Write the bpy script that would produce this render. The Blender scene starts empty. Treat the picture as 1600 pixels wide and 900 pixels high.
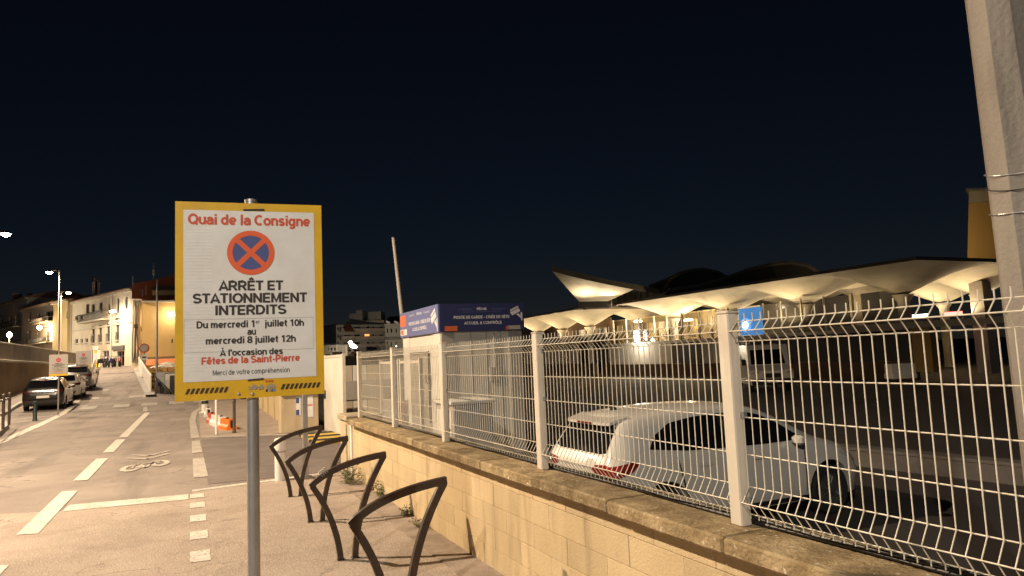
import bpy, bmesh, math, random
from mathutils import Vector, Matrix
from mathutils.bvhtree import BVHTree
random.seed(7)
SC = bpy.context.scene
COL = SC.collection
R = math.radians

# ------------------------------------------------------------------ camera
CAM_H = 1.75
FPX, PITCH, ROLL, YAW = 1110.0, R(5.45), R(2.47), R(24.5)     # focal length in photo pixels (1600 wide)
_fh = Vector((math.sin(YAW), math.cos(YAW), 0)); _r0 = Vector((math.cos(YAW), -math.sin(YAW), 0)); _z = Vector((0, 0, 1))
CF = _fh*math.cos(PITCH) + _z*math.sin(PITCH)
_u0 = -_fh*math.sin(PITCH) + _z*math.cos(PITCH)
CU = _u0*math.cos(ROLL) + _r0*math.sin(ROLL)
CR = _r0*math.cos(ROLL) - _u0*math.sin(ROLL)
CC = Vector((0, 0, CAM_H))
cd = bpy.data.cameras.new('camera'); cam = bpy.data.objects.new('camera', cd); COL.objects.link(cam)
cd.sensor_width = 36; cd.lens = 36*FPX/1600; cd.clip_end = 3000; cd.clip_start = 0.05
cam.matrix_world = Matrix(((CR.x, CU.x, -CF.x, CC.x), (CR.y, CU.y, -CF.y, CC.y), (CR.z, CU.z, -CF.z, CC.z), (0, 0, 0, 1)))
SC.camera = cam
SC.render.resolution_x, SC.render.resolution_y = 1024, 576

# ------------------------------------------------------------------ night sky, faint added sun lamp, exposure
world = bpy.data.worlds.new('World'); SC.world = world; world.use_nodes = True
wn = world.node_tree.nodes; wl = world.node_tree.links; wn.clear()
sky = wn.new('ShaderNodeTexSky'); sky.sky_type = 'NISHITA'; sky.sun_disc = False
SUN_EL, SUN_AZ = 32, 205
sky.sun_elevation = R(SUN_EL); sky.sun_rotation = R(SUN_AZ); sky.air_density = 1.0; sky.dust_density = 0.15; sky.ozone_density = 4.0
bg = wn.new('ShaderNodeBackground'); bg.inputs['Strength'].default_value = 0.00054
out = wn.new('ShaderNodeOutputWorld')
tint = wn.new('ShaderNodeMixRGB'); tint.blend_type = 'MULTIPLY'; tint.inputs['Fac'].default_value = 1; tint.inputs[2].default_value = (.95, .87, .97, 1)
wl.new(sky.outputs[0], tint.inputs[1]); wl.new(tint.outputs[0], bg.inputs['Color']); wl.new(bg.outputs[0], out.inputs['Surface'])
md = bpy.data.lights.new('added_sun', 'SUN'); md.energy = 0.012; md.angle = R(0.5); md.color = (.8, .88, 1)  # faint sun lamp, added without a source in the scene
added_sun = bpy.data.objects.new('added_sun', md); COL.objects.link(added_sun)
_a = R(SUN_AZ); _e = R(SUN_EL)
added_sun.rotation_euler = (-Vector((math.sin(_a)*math.cos(_e), math.cos(_a)*math.cos(_e), math.sin(_e)))).to_track_quat('-Z', 'Y').to_euler()
added_sun['kind'] = 'structure'
SC.view_settings.view_transform = 'Standard'; SC.view_settings.look = 'None'
SC.view_settings.exposure = 1.45; SC.view_settings.gamma = 1.0; SC.view_settings.use_curve_mapping = False
SC.cycles.use_denoising = True
SC.cycles.max_bounces = 6; SC.cycles.sample_clamp_indirect = 4.0

# ------------------------------------------------------------------ surveying: a pixel of the photo and one known coordinate give a point
def ray(px, py): return CF + CR*((px-800)/FPX) - CU*((py-450)/FPX)
def ong(px, py, z=0.0):
    d = ray(px, py); return CC + d*((z-CAM_H)/d.z)
def onx(px, py, X):
    d = ray(px, py); return CC + d*(X/d.x)
def ony(px, py, Y):
    d = ray(px, py); return CC + d*(Y/d.y)
def atd(px, py, dep): return CC + ray(px, py)*dep

# ------------------------------------------------------------------ materials
MATS = {}
def mat(name, col, rough=.7, var=0.0, scale=3.0, col2=None, bump=0.0, bscale=40.0, metal=0.0, emit=None, estr=0.0, spec=.5, stretch=None, coat=0.0, speck=None, stain=None, crack=None, objvar=0.0):
    m = bpy.data.materials.new(name); m.use_nodes = True; nt = m.node_tree; N = nt.nodes; L = nt.links
    b = N['Principled BSDF']
    b.inputs['Roughness'].default_value = rough; b.inputs['Metallic'].default_value = metal
    b.inputs['Specular IOR Level'].default_value = spec; b.inputs['Coat Weight'].default_value = coat
    c = tuple(col)+(1,); b.inputs['Base Color'].default_value = c
    tc = N.new('ShaderNodeTexCoord'); mp = N.new('ShaderNodeMapping')
    g = N.new('ShaderNodeNewGeometry'); L.new(g.outputs['Position'], mp.inputs['Vector'])
    if stretch: mp.inputs['Scale'].default_value = stretch
    if var > 0:
        n = N.new('ShaderNodeTexNoise'); n.inputs['Scale'].default_value = scale; n.inputs['Detail'].default_value = 8; n.inputs['Roughness'].default_value = .65
        L.new(mp.outputs[0], n.inputs['Vector'])
        rp = N.new('ShaderNodeValToRGB'); e = rp.color_ramp.elements
        c2 = col2 if col2 else tuple(v*(1-var) for v in col)
        e[0].position = .36; e[1].position = .64
        e[0].color = tuple(c2)+(1,); e[1].color = c
        L.new(n.outputs['Fac'], rp.inputs['Fac']); src = rp.outputs['Color']
        if speck:
            n2 = N.new('ShaderNodeTexNoise'); n2.inputs['Scale'].default_value = speck[0]; n2.inputs['Detail'].default_value = 3
            L.new(mp.outputs[0], n2.inputs['Vector'])
            r2 = N.new('ShaderNodeValToRGB'); r2.color_ramp.elements[0].position = speck[1]; r2.color_ramp.elements[1].position = speck[1]+.08
            L.new(n2.outputs['Fac'], r2.inputs['Fac'])
            mx = N.new('ShaderNodeMixRGB'); L.new(r2.outputs['Color'], mx.inputs['Fac']); L.new(src, mx.inputs[1]); mx.inputs[2].default_value = tuple(speck[2])+(1,)
            src = mx.outputs[0]
        if stain:                                  # streaks and patches of dirt: (scale, stretch, threshold, colour, strength)
            mp2 = N.new('ShaderNodeMapping'); mp2.inputs['Scale'].default_value = stain[1]; L.new(g.outputs['Position'], mp2.inputs['Vector'])
            n4 = N.new('ShaderNodeTexNoise'); n4.inputs['Scale'].default_value = stain[0]; n4.inputs['Detail'].default_value = 6; L.new(mp2.outputs[0], n4.inputs['Vector'])
            r4 = N.new('ShaderNodeMapRange'); r4.inputs['From Min'].default_value = stain[2]; r4.inputs['From Max'].default_value = stain[2]+.16; r4.inputs['To Max'].default_value = stain[4]; L.new(n4.outputs['Fac'], r4.inputs['Value'])
            m4 = N.new('ShaderNodeMixRGB'); L.new(r4.outputs[0], m4.inputs['Fac']); L.new(src, m4.inputs[1]); m4.inputs[2].default_value = tuple(stain[3])+(1,); src = m4.outputs[0]
        if crack:                                  # thin branching cracks: (cell scale, width, colour)
            nw = N.new('ShaderNodeTexNoise'); nw.inputs['Scale'].default_value = crack[0]*3; nw.inputs['Detail'].default_value = 5; L.new(g.outputs['Position'], nw.inputs['Vector'])
            va = N.new('ShaderNodeVectorMath'); va.operation = 'MULTIPLY_ADD'; L.new(nw.outputs['Color'], va.inputs[0]); va.inputs[1].default_value = (.55/crack[0],)*3; L.new(g.outputs['Position'], va.inputs[2])
            vo = N.new('ShaderNodeTexVoronoi'); vo.feature = 'DISTANCE_TO_EDGE'; vo.inputs['Scale'].default_value = crack[0]; L.new(va.outputs[0], vo.inputs['Vector'])
            r5 = N.new('ShaderNodeMapRange'); r5.inputs['From Min'].default_value = 0; r5.inputs['From Max'].default_value = crack[1]; r5.inputs['To Min'].default_value = .75; r5.inputs['To Max'].default_value = 0; L.new(vo.outputs['Distance'], r5.inputs['Value'])
            mk_ = N.new('ShaderNodeMath'); mk_.operation = 'MULTIPLY'; L.new(r5.outputs[0], mk_.inputs[0]); r6 = N.new('ShaderNodeMapRange'); r6.inputs['From Min'].default_value = .45; r6.inputs['From Max'].default_value = .6; L.new(n.outputs['Fac'], r6.inputs['Value']); L.new(r6.outputs[0], mk_.inputs[1])
            m5 = N.new('ShaderNodeMixRGB'); L.new(mk_.outputs[0], m5.inputs['Fac']); L.new(src, m5.inputs[1]); m5.inputs[2].default_value = tuple(crack[2])+(1,); src = m5.outputs[0]
        if objvar:                                 # each block or slab a little lighter or darker than its neighbour
            oi = N.new('ShaderNodeObjectInfo'); r7 = N.new('ShaderNodeMapRange'); r7.inputs['To Min'].default_value = 1-objvar; r7.inputs['To Max'].default_value = 1+objvar*.6; L.new(oi.outputs['Random'], r7.inputs['Value'])
            m7 = N.new('ShaderNodeVectorMath'); m7.operation = 'SCALE'; L.new(src, m7.inputs[0]); L.new(r7.outputs[0], m7.inputs['Scale']); src = m7.outputs[0]
        L.new(src, b.inputs['Base Color'])
        rr = N.new('ShaderNodeMapRange'); rr.inputs['To Min'].default_value = min(1, rough+.1); rr.inputs['To Max'].default_value = max(.03, rough-.1)
        L.new(n.outputs['Fac'], rr.inputs['Value']); L.new(rr.outputs[0], b.inputs['Roughness'])
    if bump > 0:
        n3 = N.new('ShaderNodeTexNoise'); n3.inputs['Scale'].default_value = bscale; n3.inputs['Detail'].default_value = 5
        L.new(g.outputs['Position'], n3.inputs['Vector'])
        bp = N.new('ShaderNodeBump'); bp.inputs['Strength'].default_value = bump; bp.inputs['Distance'].default_value = .02
        L.new(n3.outputs['Fac'], bp.inputs['Height']); L.new(bp.outputs[0], b.inputs['Normal'])
    if emit:
        b.inputs['Emission Color'].default_value = tuple(emit)+(1,); b.inputs['Emission Strength'].default_value = estr
    MATS[name] = m; return m
def glassmat(name, col=(.02, .025, .03), rough=.03, alpha=1.0):
    m = mat(name, col, rough, spec=.6)
    if alpha < 1: m.node_tree.nodes['Principled BSDF'].inputs['Alpha'].default_value = alpha
    return m

mat('asphalt', (.275, .228, .196), .82, .4, .55, (.18, .148, .126), .55, 60, speck=(80, .58, (.34, .29, .25)), stain=(1.5, (1, .13, 1), .52, (.085, .072, .064), .5), crack=(.42, .012, (.05, .042, .038)))
mat('asphalt_pale', (.36, .29, .235), .85, .25, .9, (.265, .21, .168), .6, 55, speck=(75, .57, (.50, .42, .34)), stain=(1.6, (1, 1, 1), .58, (.17, .135, .105), .55), crack=(.55, .008, (.12, .095, .075)))
mat('asphalt_dark', (.185, .152, .135), .8, .35, 1.2, (.125, .102, .09), .3, 90)
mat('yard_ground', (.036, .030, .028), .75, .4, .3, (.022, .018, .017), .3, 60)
mat('gutter_concrete', (.33, .265, .21), .9, .45, 3.5, (.20, .155, .12), .5, 60)
mat('earth', (.05, .045, .04), .95, .3, .2)
mat('road_paint', (.64, .58, .51), .75, .22, 5, (.50, .45, .39), .3, 100, speck=(26, .56, (.33, .28, .235)), stain=(3, (1, .4, 1), .55, (.34, .29, .24), .5))
mat('road_paint_worn', (.50, .45, .39), .75, .4, 4, (.33, .29, .25), .3, 100, speck=(34, .56, (.24, .20, .18)))
mat('yellow_paint', (.62, .42, .05), .7, .3, 4)
mat('kerb_stone', (.42, .40, .37), .8, .3, 3, bump=.3)
mat('block', (.56, .435, .255), .88, .16, 2.2, (.48, .365, .21), .35, 70, stretch=(1, 1, .45), speck=(9, .68, (.43, .34, .21)), stain=(5.0, (1, 1.3, .14), .56, (.30, .22, .125), .6), objvar=.10)
mat('block_old', (.50, .40, .255), .9, .25, 3, (.40, .31, .2), .4, 60, stretch=(1, 1, .4))
mat('coping', (.40, .30, .165), .9, .5, 4.5, (.175, .115, .048), .7, 45, speck=(30, .63, (.58, .50, .37)), stain=(4, (1, 1, 1), .54, (.13, .09, .04), .65), objvar=.2)
mat('coping_pale', (.42, .36, .25), .9, .4, 5.5, (.27, .215, .13), .6, 45, speck=(30, .66, (.55, .48, .36)))
mat('fence_white', (.62, .56, .47), .45, .12, 3, (.54, .48, .39), stain=(9, (1, 1, .2), .60, (.33, .25, .16), .6))
mat('wire_white', (.62, .57, .47), .45, .2, 14, (.50, .44, .33))
mat('black_cable', (.012, .012, .012), .5)
mat('rack_steel', (.085, .06, .045), .42, .35, 9, (.05, .038, .03), metal=.55)
mat('galvanised', (.42, .42, .42), .42, .25, 6, (.33, .33, .33), metal=.7)
mat('board_yellow', (.66, .40, .012), .45, .1, 5, (.56, .33, .01))
mat('board_white', (.68, .67, .65), .45, .07, 6, (.61, .59, .56))
mat('print_black', (.03, .022, .018), .6)
mat('print_red', (.52, .075, .03), .6)
mat('print_orange', (.66, .10, .025), .6)
mat('print_blue', (.055, .075, .22), .6)
mat('print_grey', (.33, .31, .29), .6)
mat('print_dark_blue', (.02, .02, .08), .6)
mat('print_sky', (.1, .28, .5), .6)
mat('concrete_pole', (.27, .24, .205), .85, .3, 2.2, (.19, .165, .14), .4, 30, stretch=(1, 1, .25), stain=(7, (1, 1, .10), .54, (.13, .115, .1), .6))
mat('white_panel', (.70, .66, .58), .55, .12, 1.2, (.6, .56, .48))
mat('grey_panel', (.40, .37, .33), .6, .15, 1)
mat('dark_panel', (.05, .045, .042), .6)
mat('banner_blue_lit', (.10, .12, .30), .5)  # signboard blue on the lit hut side, light put into the colour
mat('banner_blue_shaded', (.028, .034, .115), .5)  # same blue on the hut front, shade put into the colour
mat('banner_text', (.62, .62, .66), .6)
mat('banner_text_dim', (.12, .14, .32), .6)
mat('banner_orange', (.62, .13, .035), .6)
mat('car_white', (.56, .525, .47), .28, coat=.6)
mat('car_dark', (.012, .012, .013), .22, coat=.7)
mat('car_silver', (.30, .28, .25), .28, coat=.6)
mat('car_grey', (.05, .048, .046), .3, coat=.7)
mat('car_trim', (.012, .012, .012), .6)
glassmat('car_glass', (.008, .008, .010), .05)
mat('tail_red', (.22, .012, .01), .15, coat=1.0)
mat('tail_dark', (.05, .008, .008), .2, coat=1.0)
mat('tail_clear', (.5, .45, .42), .15, coat=1.0)
mat('chrome', (.6, .6, .6), .15, metal=1)
mat('tyre', (.012, .012, .012), .85)
mat('rim', (.2, .2, .2), .35, metal=.8)
mat('plate', (.75, .72, .62), .4)
mat('canopy_under', (.50, .45, .38), .8, .2, .5, (.40, .35, .28), .2, 6, stain=(.9, (1, 1, 1), .56, (.26, .23, .19), .5))
mat('canopy_top', (.11, .10, .09), .9, .3, .5)
mat('fascia', (.17, .145, .115), .85, .2, .8)
mat('roof_dark', (.05, .045, .042), .9, .3, .5)
mat('steel_frame', (.5, .47, .4), .4, metal=.3)
glassmat('glass_dark', (.012, .014, .016), .06)
mat('wall_white', (.64, .60, .54), .8, .1, .6)
mat('wall_cream', (.56, .49, .38), .85, .18, .5, (.46, .39, .29), stretch=(1, 1, .4))
mat('wall_grey', (.40, .37, .33), .85, .2, .5, (.32, .29, .26), stretch=(1, 1, .4))
mat('wall_pink', (.50, .41, .34), .85, .2, .5, (.42, .33, .27), stretch=(1, 1, .4))
mat('wall_yellow', (.56, .38, .15), .88, .18, .4, (.48, .31, .11), .2, 8, stretch=(1, 1, .4))
mat('wall_ochre', (.52, .40, .20), .88, .15, .4, stretch=(1, 1, .4))
mat('wall_red', (.24, .075, .035), .9, .2, .5)
mat('roof_tile', (.26, .13, .075), .9, .4, 3)
mat('retaining_brown', (.25, .17, .09), .9, .35, .7, (.18, .12, .062), .3, 10)
mat('parapet_grey', (.23, .195, .175), .85, .25, .8)
mat('ledge', (.45, .40, .32), .8, .2, 1)
mat('shutter', (.16, .14, .12), .7)
mat('shutter_pale', (.42, .40, .36), .7)
mat('iron', (.02, .02, .022), .5)
mat('bollard_brown', (.07, .045, .035), .5)
mat('bollard_green', (.015, .03, .025), .5)
mat('barrier_red', (.50, .05, .02), .5)
mat('barrier_orange', (.75, .17, .015), .5)
mat('barrier_white', (.70, .66, .60), .5)
mat('leaf', (.075, .105, .030), .6, .4, 14, (.12, .12, .045))
mat('leaf_dry', (.16, .14, .06), .7, .4, 14)
mat('bark', (.05, .035, .025), .9)
mat('lamp_post', (.30, .25, .19), .5, metal=.3)
mat('lamp_body', (.10, .095, .09), .5)
mat('lamp_glow', (1, 1, 1), .5, emit=(1, .88, .72), estr=25)
mat('lamp_warm', (1, 1, 1), .5, emit=(1, .72, .36), estr=30)
mat('lamp_cool', (1, 1, 1), .5, emit=(1, .97, .95), estr=12)
mat('window_lit', (.3, .2, .1), .6, emit=(1, .66, .28), estr=.75)
mat('window_orange', (.3, .12, .04), .6, emit=(1, .36, .1), estr=.7)
mat('interior_gold', (.50, .36, .15), .7, .3, .6)
mat('screen_blue', (.02, .1, .3), .4, emit=(.10, .34, .75), estr=.22)
mat('neon_red', (.3, .02, .02), .5, emit=(1, .10, .08), estr=3)
mat('neon_white', (.5, .5, .5), .5, emit=(.85, .93, 1), estr=2)
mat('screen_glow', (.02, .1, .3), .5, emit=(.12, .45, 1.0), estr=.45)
mat('clerestory', (.30, .30, .24), .15, .2, 1.5)
mat('neon_amber', (.5, .4, .2), .5, emit=(1, .6, .15), estr=2)
mat('yellow_sign', (.72, .50, .02), .5)
mat('cloth_white', (.66, .6, .5), .85)
mat('cloth_orange', (.65, .22, .08), .85)
mat('moto_black', (.02, .02, .025), .4, coat=.4)
mat('moto_blue', (.03, .05, .18), .4)
mat('moto_red', (.45, .02, .02), .4)
mat('wood_brown', (.13, .075, .04), .8, .3, 1.5)
mat('ochre_panel', (.36, .22, .06), .8, .1, 1)

# ------------------------------------------------------------------ mesh building
class MB:
    def __init__(s): s.v = []; s.f = []
    def add(s, vs, fs):
        o = len(s.v); s.v += [Vector(v) for v in vs]; s.f += [tuple(i+o for i in f) for f in fs]; return s
    def box(s, c, size, rz=0.0, rot=None):
        hx, hy, hz = size[0]/2, size[1]/2, size[2]/2
        M = rot if rot else Matrix.Rotation(rz, 3, 'Z'); c = Vector(c)
        vs = [c + M @ Vector((sx*hx, sy*hy, sz*hz)) for sz in (-1, 1) for sx, sy in ((-1, -1), (1, -1), (1, 1), (-1, 1))]
        return s.add(vs, [(3, 2, 1, 0), (4, 5, 6, 7), (0, 1, 5, 4), (1, 2, 6, 5), (2, 3, 7, 6), (3, 0, 4, 7)])
    def cbox(s, c, size, ch=.006, rz=0.0):          # box with chamfered edges round its top and sides
        hx, hy, hz = size[0]/2, size[1]/2, size[2]/2; M = Matrix.Rotation(rz, 3, 'Z'); c = Vector(c); rings = []
        for z, i in ((-hz, ch), (-hz+ch, 0), (hz-ch, 0), (hz, ch)):
            a, b = hx-i, hy-i
            rings.append([(a-ch, -b, z), (a, -b+ch, z), (a, b-ch, z), (a-ch, b, z), (-a+ch, b, z), (-a, b-ch, z), (-a, -b+ch, z), (-a+ch, -b, z)])
        vs = [c + M @ Vector(p) for r in rings for p in r]; fs = []
        for k in range(3):
            for i in range(8): j = (i+1) % 8; fs.append((k*8+i, k*8+j, k*8+8+j, k*8+8+i))
        fs.append(tuple(range(7, -1, -1))); fs.append(tuple(range(24, 32)))
        return s.add(vs, fs)
    def bar(s, a, b, w, h=None, up=(0, 0, 1)):
        a = Vector(a); b = Vector(b); h = h or w; d = (b-a); l = d.length; d.normalize(); up = Vector(up)
        if abs(d.dot(up)) > .98: up = Vector((1, 0, 0))
        x = d.cross(up).normalized(); y = x.cross(d)
        vs = [p + x*sx*w/2 + y*sy*h/2 for p in (a, b) for sx, sy in ((-1, -1), (1, -1), (1, 1), (-1, 1))]
        return s.add(vs, [(3, 2, 1, 0), (4, 5, 6, 7), (0, 1, 5, 4), (1, 2, 6, 5), (2, 3, 7, 6), (3, 0, 4, 7)])
    def tube(s, path, r, n=8, cap=True):
        path = [Vector(p) for p in path]; rs = r if isinstance(r, (list, tuple)) else [r]*len(path); rings = []; prev = None
        for i, p in enumerate(path):
            d = (path[min(i+1, len(path)-1)]-path[max(i-1, 0)]).normalized()
            if prev is None:
                up = Vector((0, 0, 1)) if abs(d.z) < .95 else Vector((1, 0, 0)); x = d.cross(up).normalized()
            else: x = (prev - d*prev.dot(d)).normalized()
            prev = x; y = d.cross(x)
            rings.append([p + (x*math.cos(t)+y*math.sin(t))*rs[i] for t in [2*math.pi*k/n for k in range(n)]])
        fs = []
        for i in range(len(path)-1):
            for k in range(n): j = (k+1) % n; fs.append((i*n+k, i*n+j, (i+1)*n+j, (i+1)*n+k))
        if cap: fs.append(tuple(range(n-1, -1, -1))); fs.append(tuple(range((len(path)-1)*n, len(path)*n)))
        return s.add([v for r_ in rings for v in r_], fs)
    def lathe(s, prof, c, n=16, axis=(0, 0, 1)):      # prof = [(radius, height)]
        ax = Vector(axis).normalized(); q = Vector((0, 0, 1)).rotation_difference(ax); c = Vector(c)
        vs = [c + q @ Vector((r*math.cos(2*math.pi*k/n), r*math.sin(2*math.pi*k/n), h)) for r, h in prof for k in range(n)]
        fs = [(i*n+k, i*n+(k+1) % n, (i+1)*n+(k+1) % n, (i+1)*n+k) for i in range(len(prof)-1) for k in range(n)]
        fs.append(tuple(range(n-1, -1, -1))); fs.append(tuple(range((len(prof)-1)*n, len(prof)*n)))
        return s.add(vs, fs)
    def prism(s, poly, vec):                          # planar 3-D polygon extruded by vec
        n = len(poly); vec = Vector(vec); a = [Vector(p) for p in poly]; b = [p+vec for p in a]
        return s.add(a+b, [tuple(range(n-1, -1, -1)), tuple(range(n, 2*n))]+[(i, (i+1) % n, n+(i+1) % n, n+i) for i in range(n)])
    def grid(s, rows):                                # rows of points
        m = len(rows[0]); vs = [p for r in rows for p in r]
        return s.add(vs, [(i*m+j, i*m+j+1, (i+1)*m+j+1, (i+1)*m+j) for i in range(len(rows)-1) for j in range(m-1)])
    def mesh(s, name, off=None, smooth=False):
        me = bpy.data.meshes.new(name); o = off or Vector()
        me.from_pydata([tuple(v-o) for v in s.v], [], s.f); me.validate(); 
        bm = bmesh.new(); bm.from_mesh(me); bmesh.ops.recalc_face_normals(bm, faces=bm.faces); bm.to_mesh(me); bm.free()
        if smooth:
            me.polygons.foreach_set('use_smooth', [True]*len(me.polygons)); me.update()
            try: me.set_sharp_from_angle(angle=R(38))
            except Exception: pass
        return me
    def build(s, name, m, parent=None, smooth=False, local=False):
        off = Vector() if (parent is None or local) else world_loc(parent)
        me = s.mesh(name, off, smooth); me.materials.append(MATS[m]); o = bpy.data.objects.new(name, me); COL.objects.link(o)
        if parent is not None: o.parent = parent
        return o
def world_loc(o):
    v = Vector(o.location)
    while o.parent is not None: o = o.parent; v += Vector(o.location)
    return v
def thing(name, label, cat, loc=(0, 0, 0), rz=0.0, group=None):
    o = bpy.data.objects.new(name, None); COL.objects.link(o); o.location = loc; o.rotation_euler = (0, 0, rz); o.empty_display_size = .2
    o['label'] = label; o['category'] = cat
    if group: o['group'] = group
    return o
def tag(o, label, cat, group=None):
    o['label'] = label; o['category'] = cat
    if group: o['group'] = group
    return o
def struct(name, mb, m, smooth=False): o = mb.build(name, m, smooth=smooth); o['kind'] = 'structure'; return o
def copy_tree(o, parent=None):
    c = o.copy(); COL.objects.link(c); c.parent = parent
    for ch in list(o.children): copy_tree(ch, c)
    return c
def sm(t): t = max(0, min(1, t)); return t*t*(3-2*t)
def lamp(kind, name, loc, power, col, radius=.12, parent=None, target=None, spot=None, blend=.5):
    d = bpy.data.lights.new(name, kind); d.energy = power; d.color = col; d.shadow_soft_size = radius
    if spot: d.spot_size = R(spot); d.spot_blend = blend
    o = bpy.data.objects.new(name, d); COL.objects.link(o); o.location = Vector(loc) - (world_loc(parent) if parent else Vector())
    if target is not None: o.rotation_euler = (Vector(target)-Vector(loc)).to_track_quat('-Z', 'Y').to_euler()
    if parent: o.parent = parent
    return o
# flat lettering: a plain sans drawn in strokes; a stroke is a run of points, ('arc', cx, cy, rx, ry, from, to) adds an arc to it
STEM = [(.12, 0), (.12, 1)]
BOWL = [('arc', .31, .365, .22, .28, 0, 360)]
GLYPH = {
    ' ': (.30, []), "'": (.24, [[(.12, .68), (.12, 1)]]), '-': (.42, [[(.06, .36), (.36, .36)]]),
    'A': (.76, [[(.05, 0), (.38, .93), (.71, 0)], [(.18, .27), (.58, .27)]]), 'C': (.80, [[('arc', .43, .5, .33, .415, 48, 312)]]),
    'D': (.80, [STEM, [(.12, .085), (.34, .085), ('arc', .36, .5, .32, .415, -90, 90), (.12, .915)]]),
    'E': (.70, [STEM, [(.12, .085), (.65, .085)], [(.12, .5), (.60, .5)], [(.12, .915), (.65, .915)]]),
    'F': (.66, [STEM, [(.12, .48), (.56, .48)], [(.12, .915), (.63, .915)]]),
    'G': (.86, [[('arc', .43, .5, .33, .415, 48, 325), (.73, .45), (.46, .45)]]), 'I': (.32, [[(.16, 0), (.16, 1)]]),
    'H': (.80, [STEM, [(.12, .5), (.66, .5)], [(.66, 0), (.66, 1)]]), 'L': (.64, [STEM, [(.12, .085), (.60, .085)]]),
    'M': (.92, [STEM, [(.14, .93), (.45, .12), (.76, .93)], [(.78, 0), (.78, 1)]]), 'N': (.80, [STEM, [(.14, .92), (.64, .08)], [(.66, 0), (.66, 1)]]),
    'O': (.88, [[('arc', .44, .5, .34, .415, 0, 360)]]), 'P': (.72, [STEM, [(.12, .915), (.40, .915), ('arc', .40, .67, .22, .245, 90, -90), (.12, .425)]]),
    'Q': (.88, [[('arc', .44, .5, .34, .415, 0, 360)], [(.50, .27), (.80, -.03)]]),
    'R': (.78, [STEM, [(.12, .915), (.42, .915), ('arc', .42, .68, .22, .235, 90, -90), (.12, .445)], [(.40, .44), (.68, .0)]]),
    'S': (.74, [[('arc', .37, .705, .25, .21, 20, 250), ('arc', .37, .285, .27, .20, 75, -160)]]), 'T': (.68, [[(.02, .915), (.66, .915)], [(.34, 0), (.34, .915)]]),
    'U': (.80, [[(.12, 1), ('arc', .39, .36, .27, .275, 180, 360), (.66, 1)]]),
    'a': (.64, [[('arc', .32, .46, .21, .185, 160, 0), (.53, 0)], [(.53, .40), (.32, .39), ('arc', .28, .235, .19, .155, 90, 270), (.40, .10), (.53, .22)]]),
    'c': (.60, [[('arc', .34, .365, .235, .28, 48, 312)]]), 'd': (.68, [[(.53, 0), (.53, 1)], BOWL]), 'e': (.66, [[('arc', .33, .365, .235, .28, 5, 315)], [(.12, .35), (.56, .35)]]),
    'g': (.68, [BOWL, [(.53, .73), ('arc', .32, -.02, .21, .18, 0, -150)]]), 'h': (.66, [STEM, [('arc', .33, .43, .21, .215, 180, 0), (.54, 0)]]),
    'i': (.31, [[(.155, 0), (.155, .73)], [(.155, .84), (.155, 1)]]), 'j': (.31, [[(.155, .73), (.155, -.08), ('arc', .03, -.09, .12, .10, 0, -80)], [(.155, .84), (.155, 1)]]),
    'l': (.31, [[(.155, 0), (.155, 1)]]), 'm': (.96, [[(.12, 0), (.12, .73)], [('arc', .29, .44, .17, .205, 180, 0), (.46, 0)], [('arc', .63, .44, .17, .205, 180, 0), (.80, 0)]]),
    'n': (.66, [[(.12, 0), (.12, .73)], [('arc', .33, .43, .21, .215, 180, 0), (.54, 0)]]), 'o': (.68, [[('arc', .34, .365, .24, .28, 0, 360)]]),
    'p': (.69, [[(.12, -.27), (.12, .73)], [('arc', .36, .365, .22, .28, 0, 360)]]), 'r': (.46, [[(.12, 0), (.12, .73)], [('arc', .34, .39, .22, .25, 180, 80)]]),
    's': (.60, [[('arc', .30, .51, .18, .138, 20, 250), ('arc', .30, .22, .19, .138, 75, -160)]]), 't': (.44, [[(.20, .95), ('arc', .32, .22, .12, .135, 180, 290)], [(.03, .655), (.39, .655)]]),
    'u': (.66, [[(.12, .73), ('arc', .33, .30, .21, .215, 180, 360)], [(.54, .73), (.54, 0)]]), 'v': (.60, [[(.05, .73), (.30, .05), (.55, .73)]]),
    '0': (.66, [[('arc', .33, .5, .235, .415, 0, 360)]]), '1': (.62, [[(.12, .74), (.34, .93)], [(.37, 0), (.37, 1)]]),
    '2': (.66, [[('arc', .33, .69, .22, .225, 170, -35), (.12, .085), (.60, .085)]]), '8': (.66, [[('arc', .33, .715, .20, .20, 0, 360)], [('arc', .33, .28, .24, .195, 0, 360)]]),
    '&': (.76, [[('arc', .34, .745, .16, .17, -60, 230), (.66, .02)], [('arc', .31, .26, .21, .175, 120, 345), (.60, .44)]]),
}
for ch, base, y, acc in (('Ê', 'E', 1.10, 'hat'), ('É', 'E', 1.10, 'up'), ('È', 'E', 1.10, 'down'), ('À', 'A', 1.10, 'down'), ('Ô', 'O', 1.10, 'hat'), ('ê', 'e', .83, 'hat'), ('é', 'e', .83, 'up'), ('è', 'e', .83, 'down')):
    adv, st_ = GLYPH[base]; c_ = adv/2
    GLYPH[ch] = (adv, st_ + [{'hat': [(c_-.17, y), (c_, y+.14), (c_+.17, y)], 'up': [(c_-.06, y), (c_+.12, y+.15)], 'down': [(c_+.06, y), (c_-.12, y+.15)]}[acc]])
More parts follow.
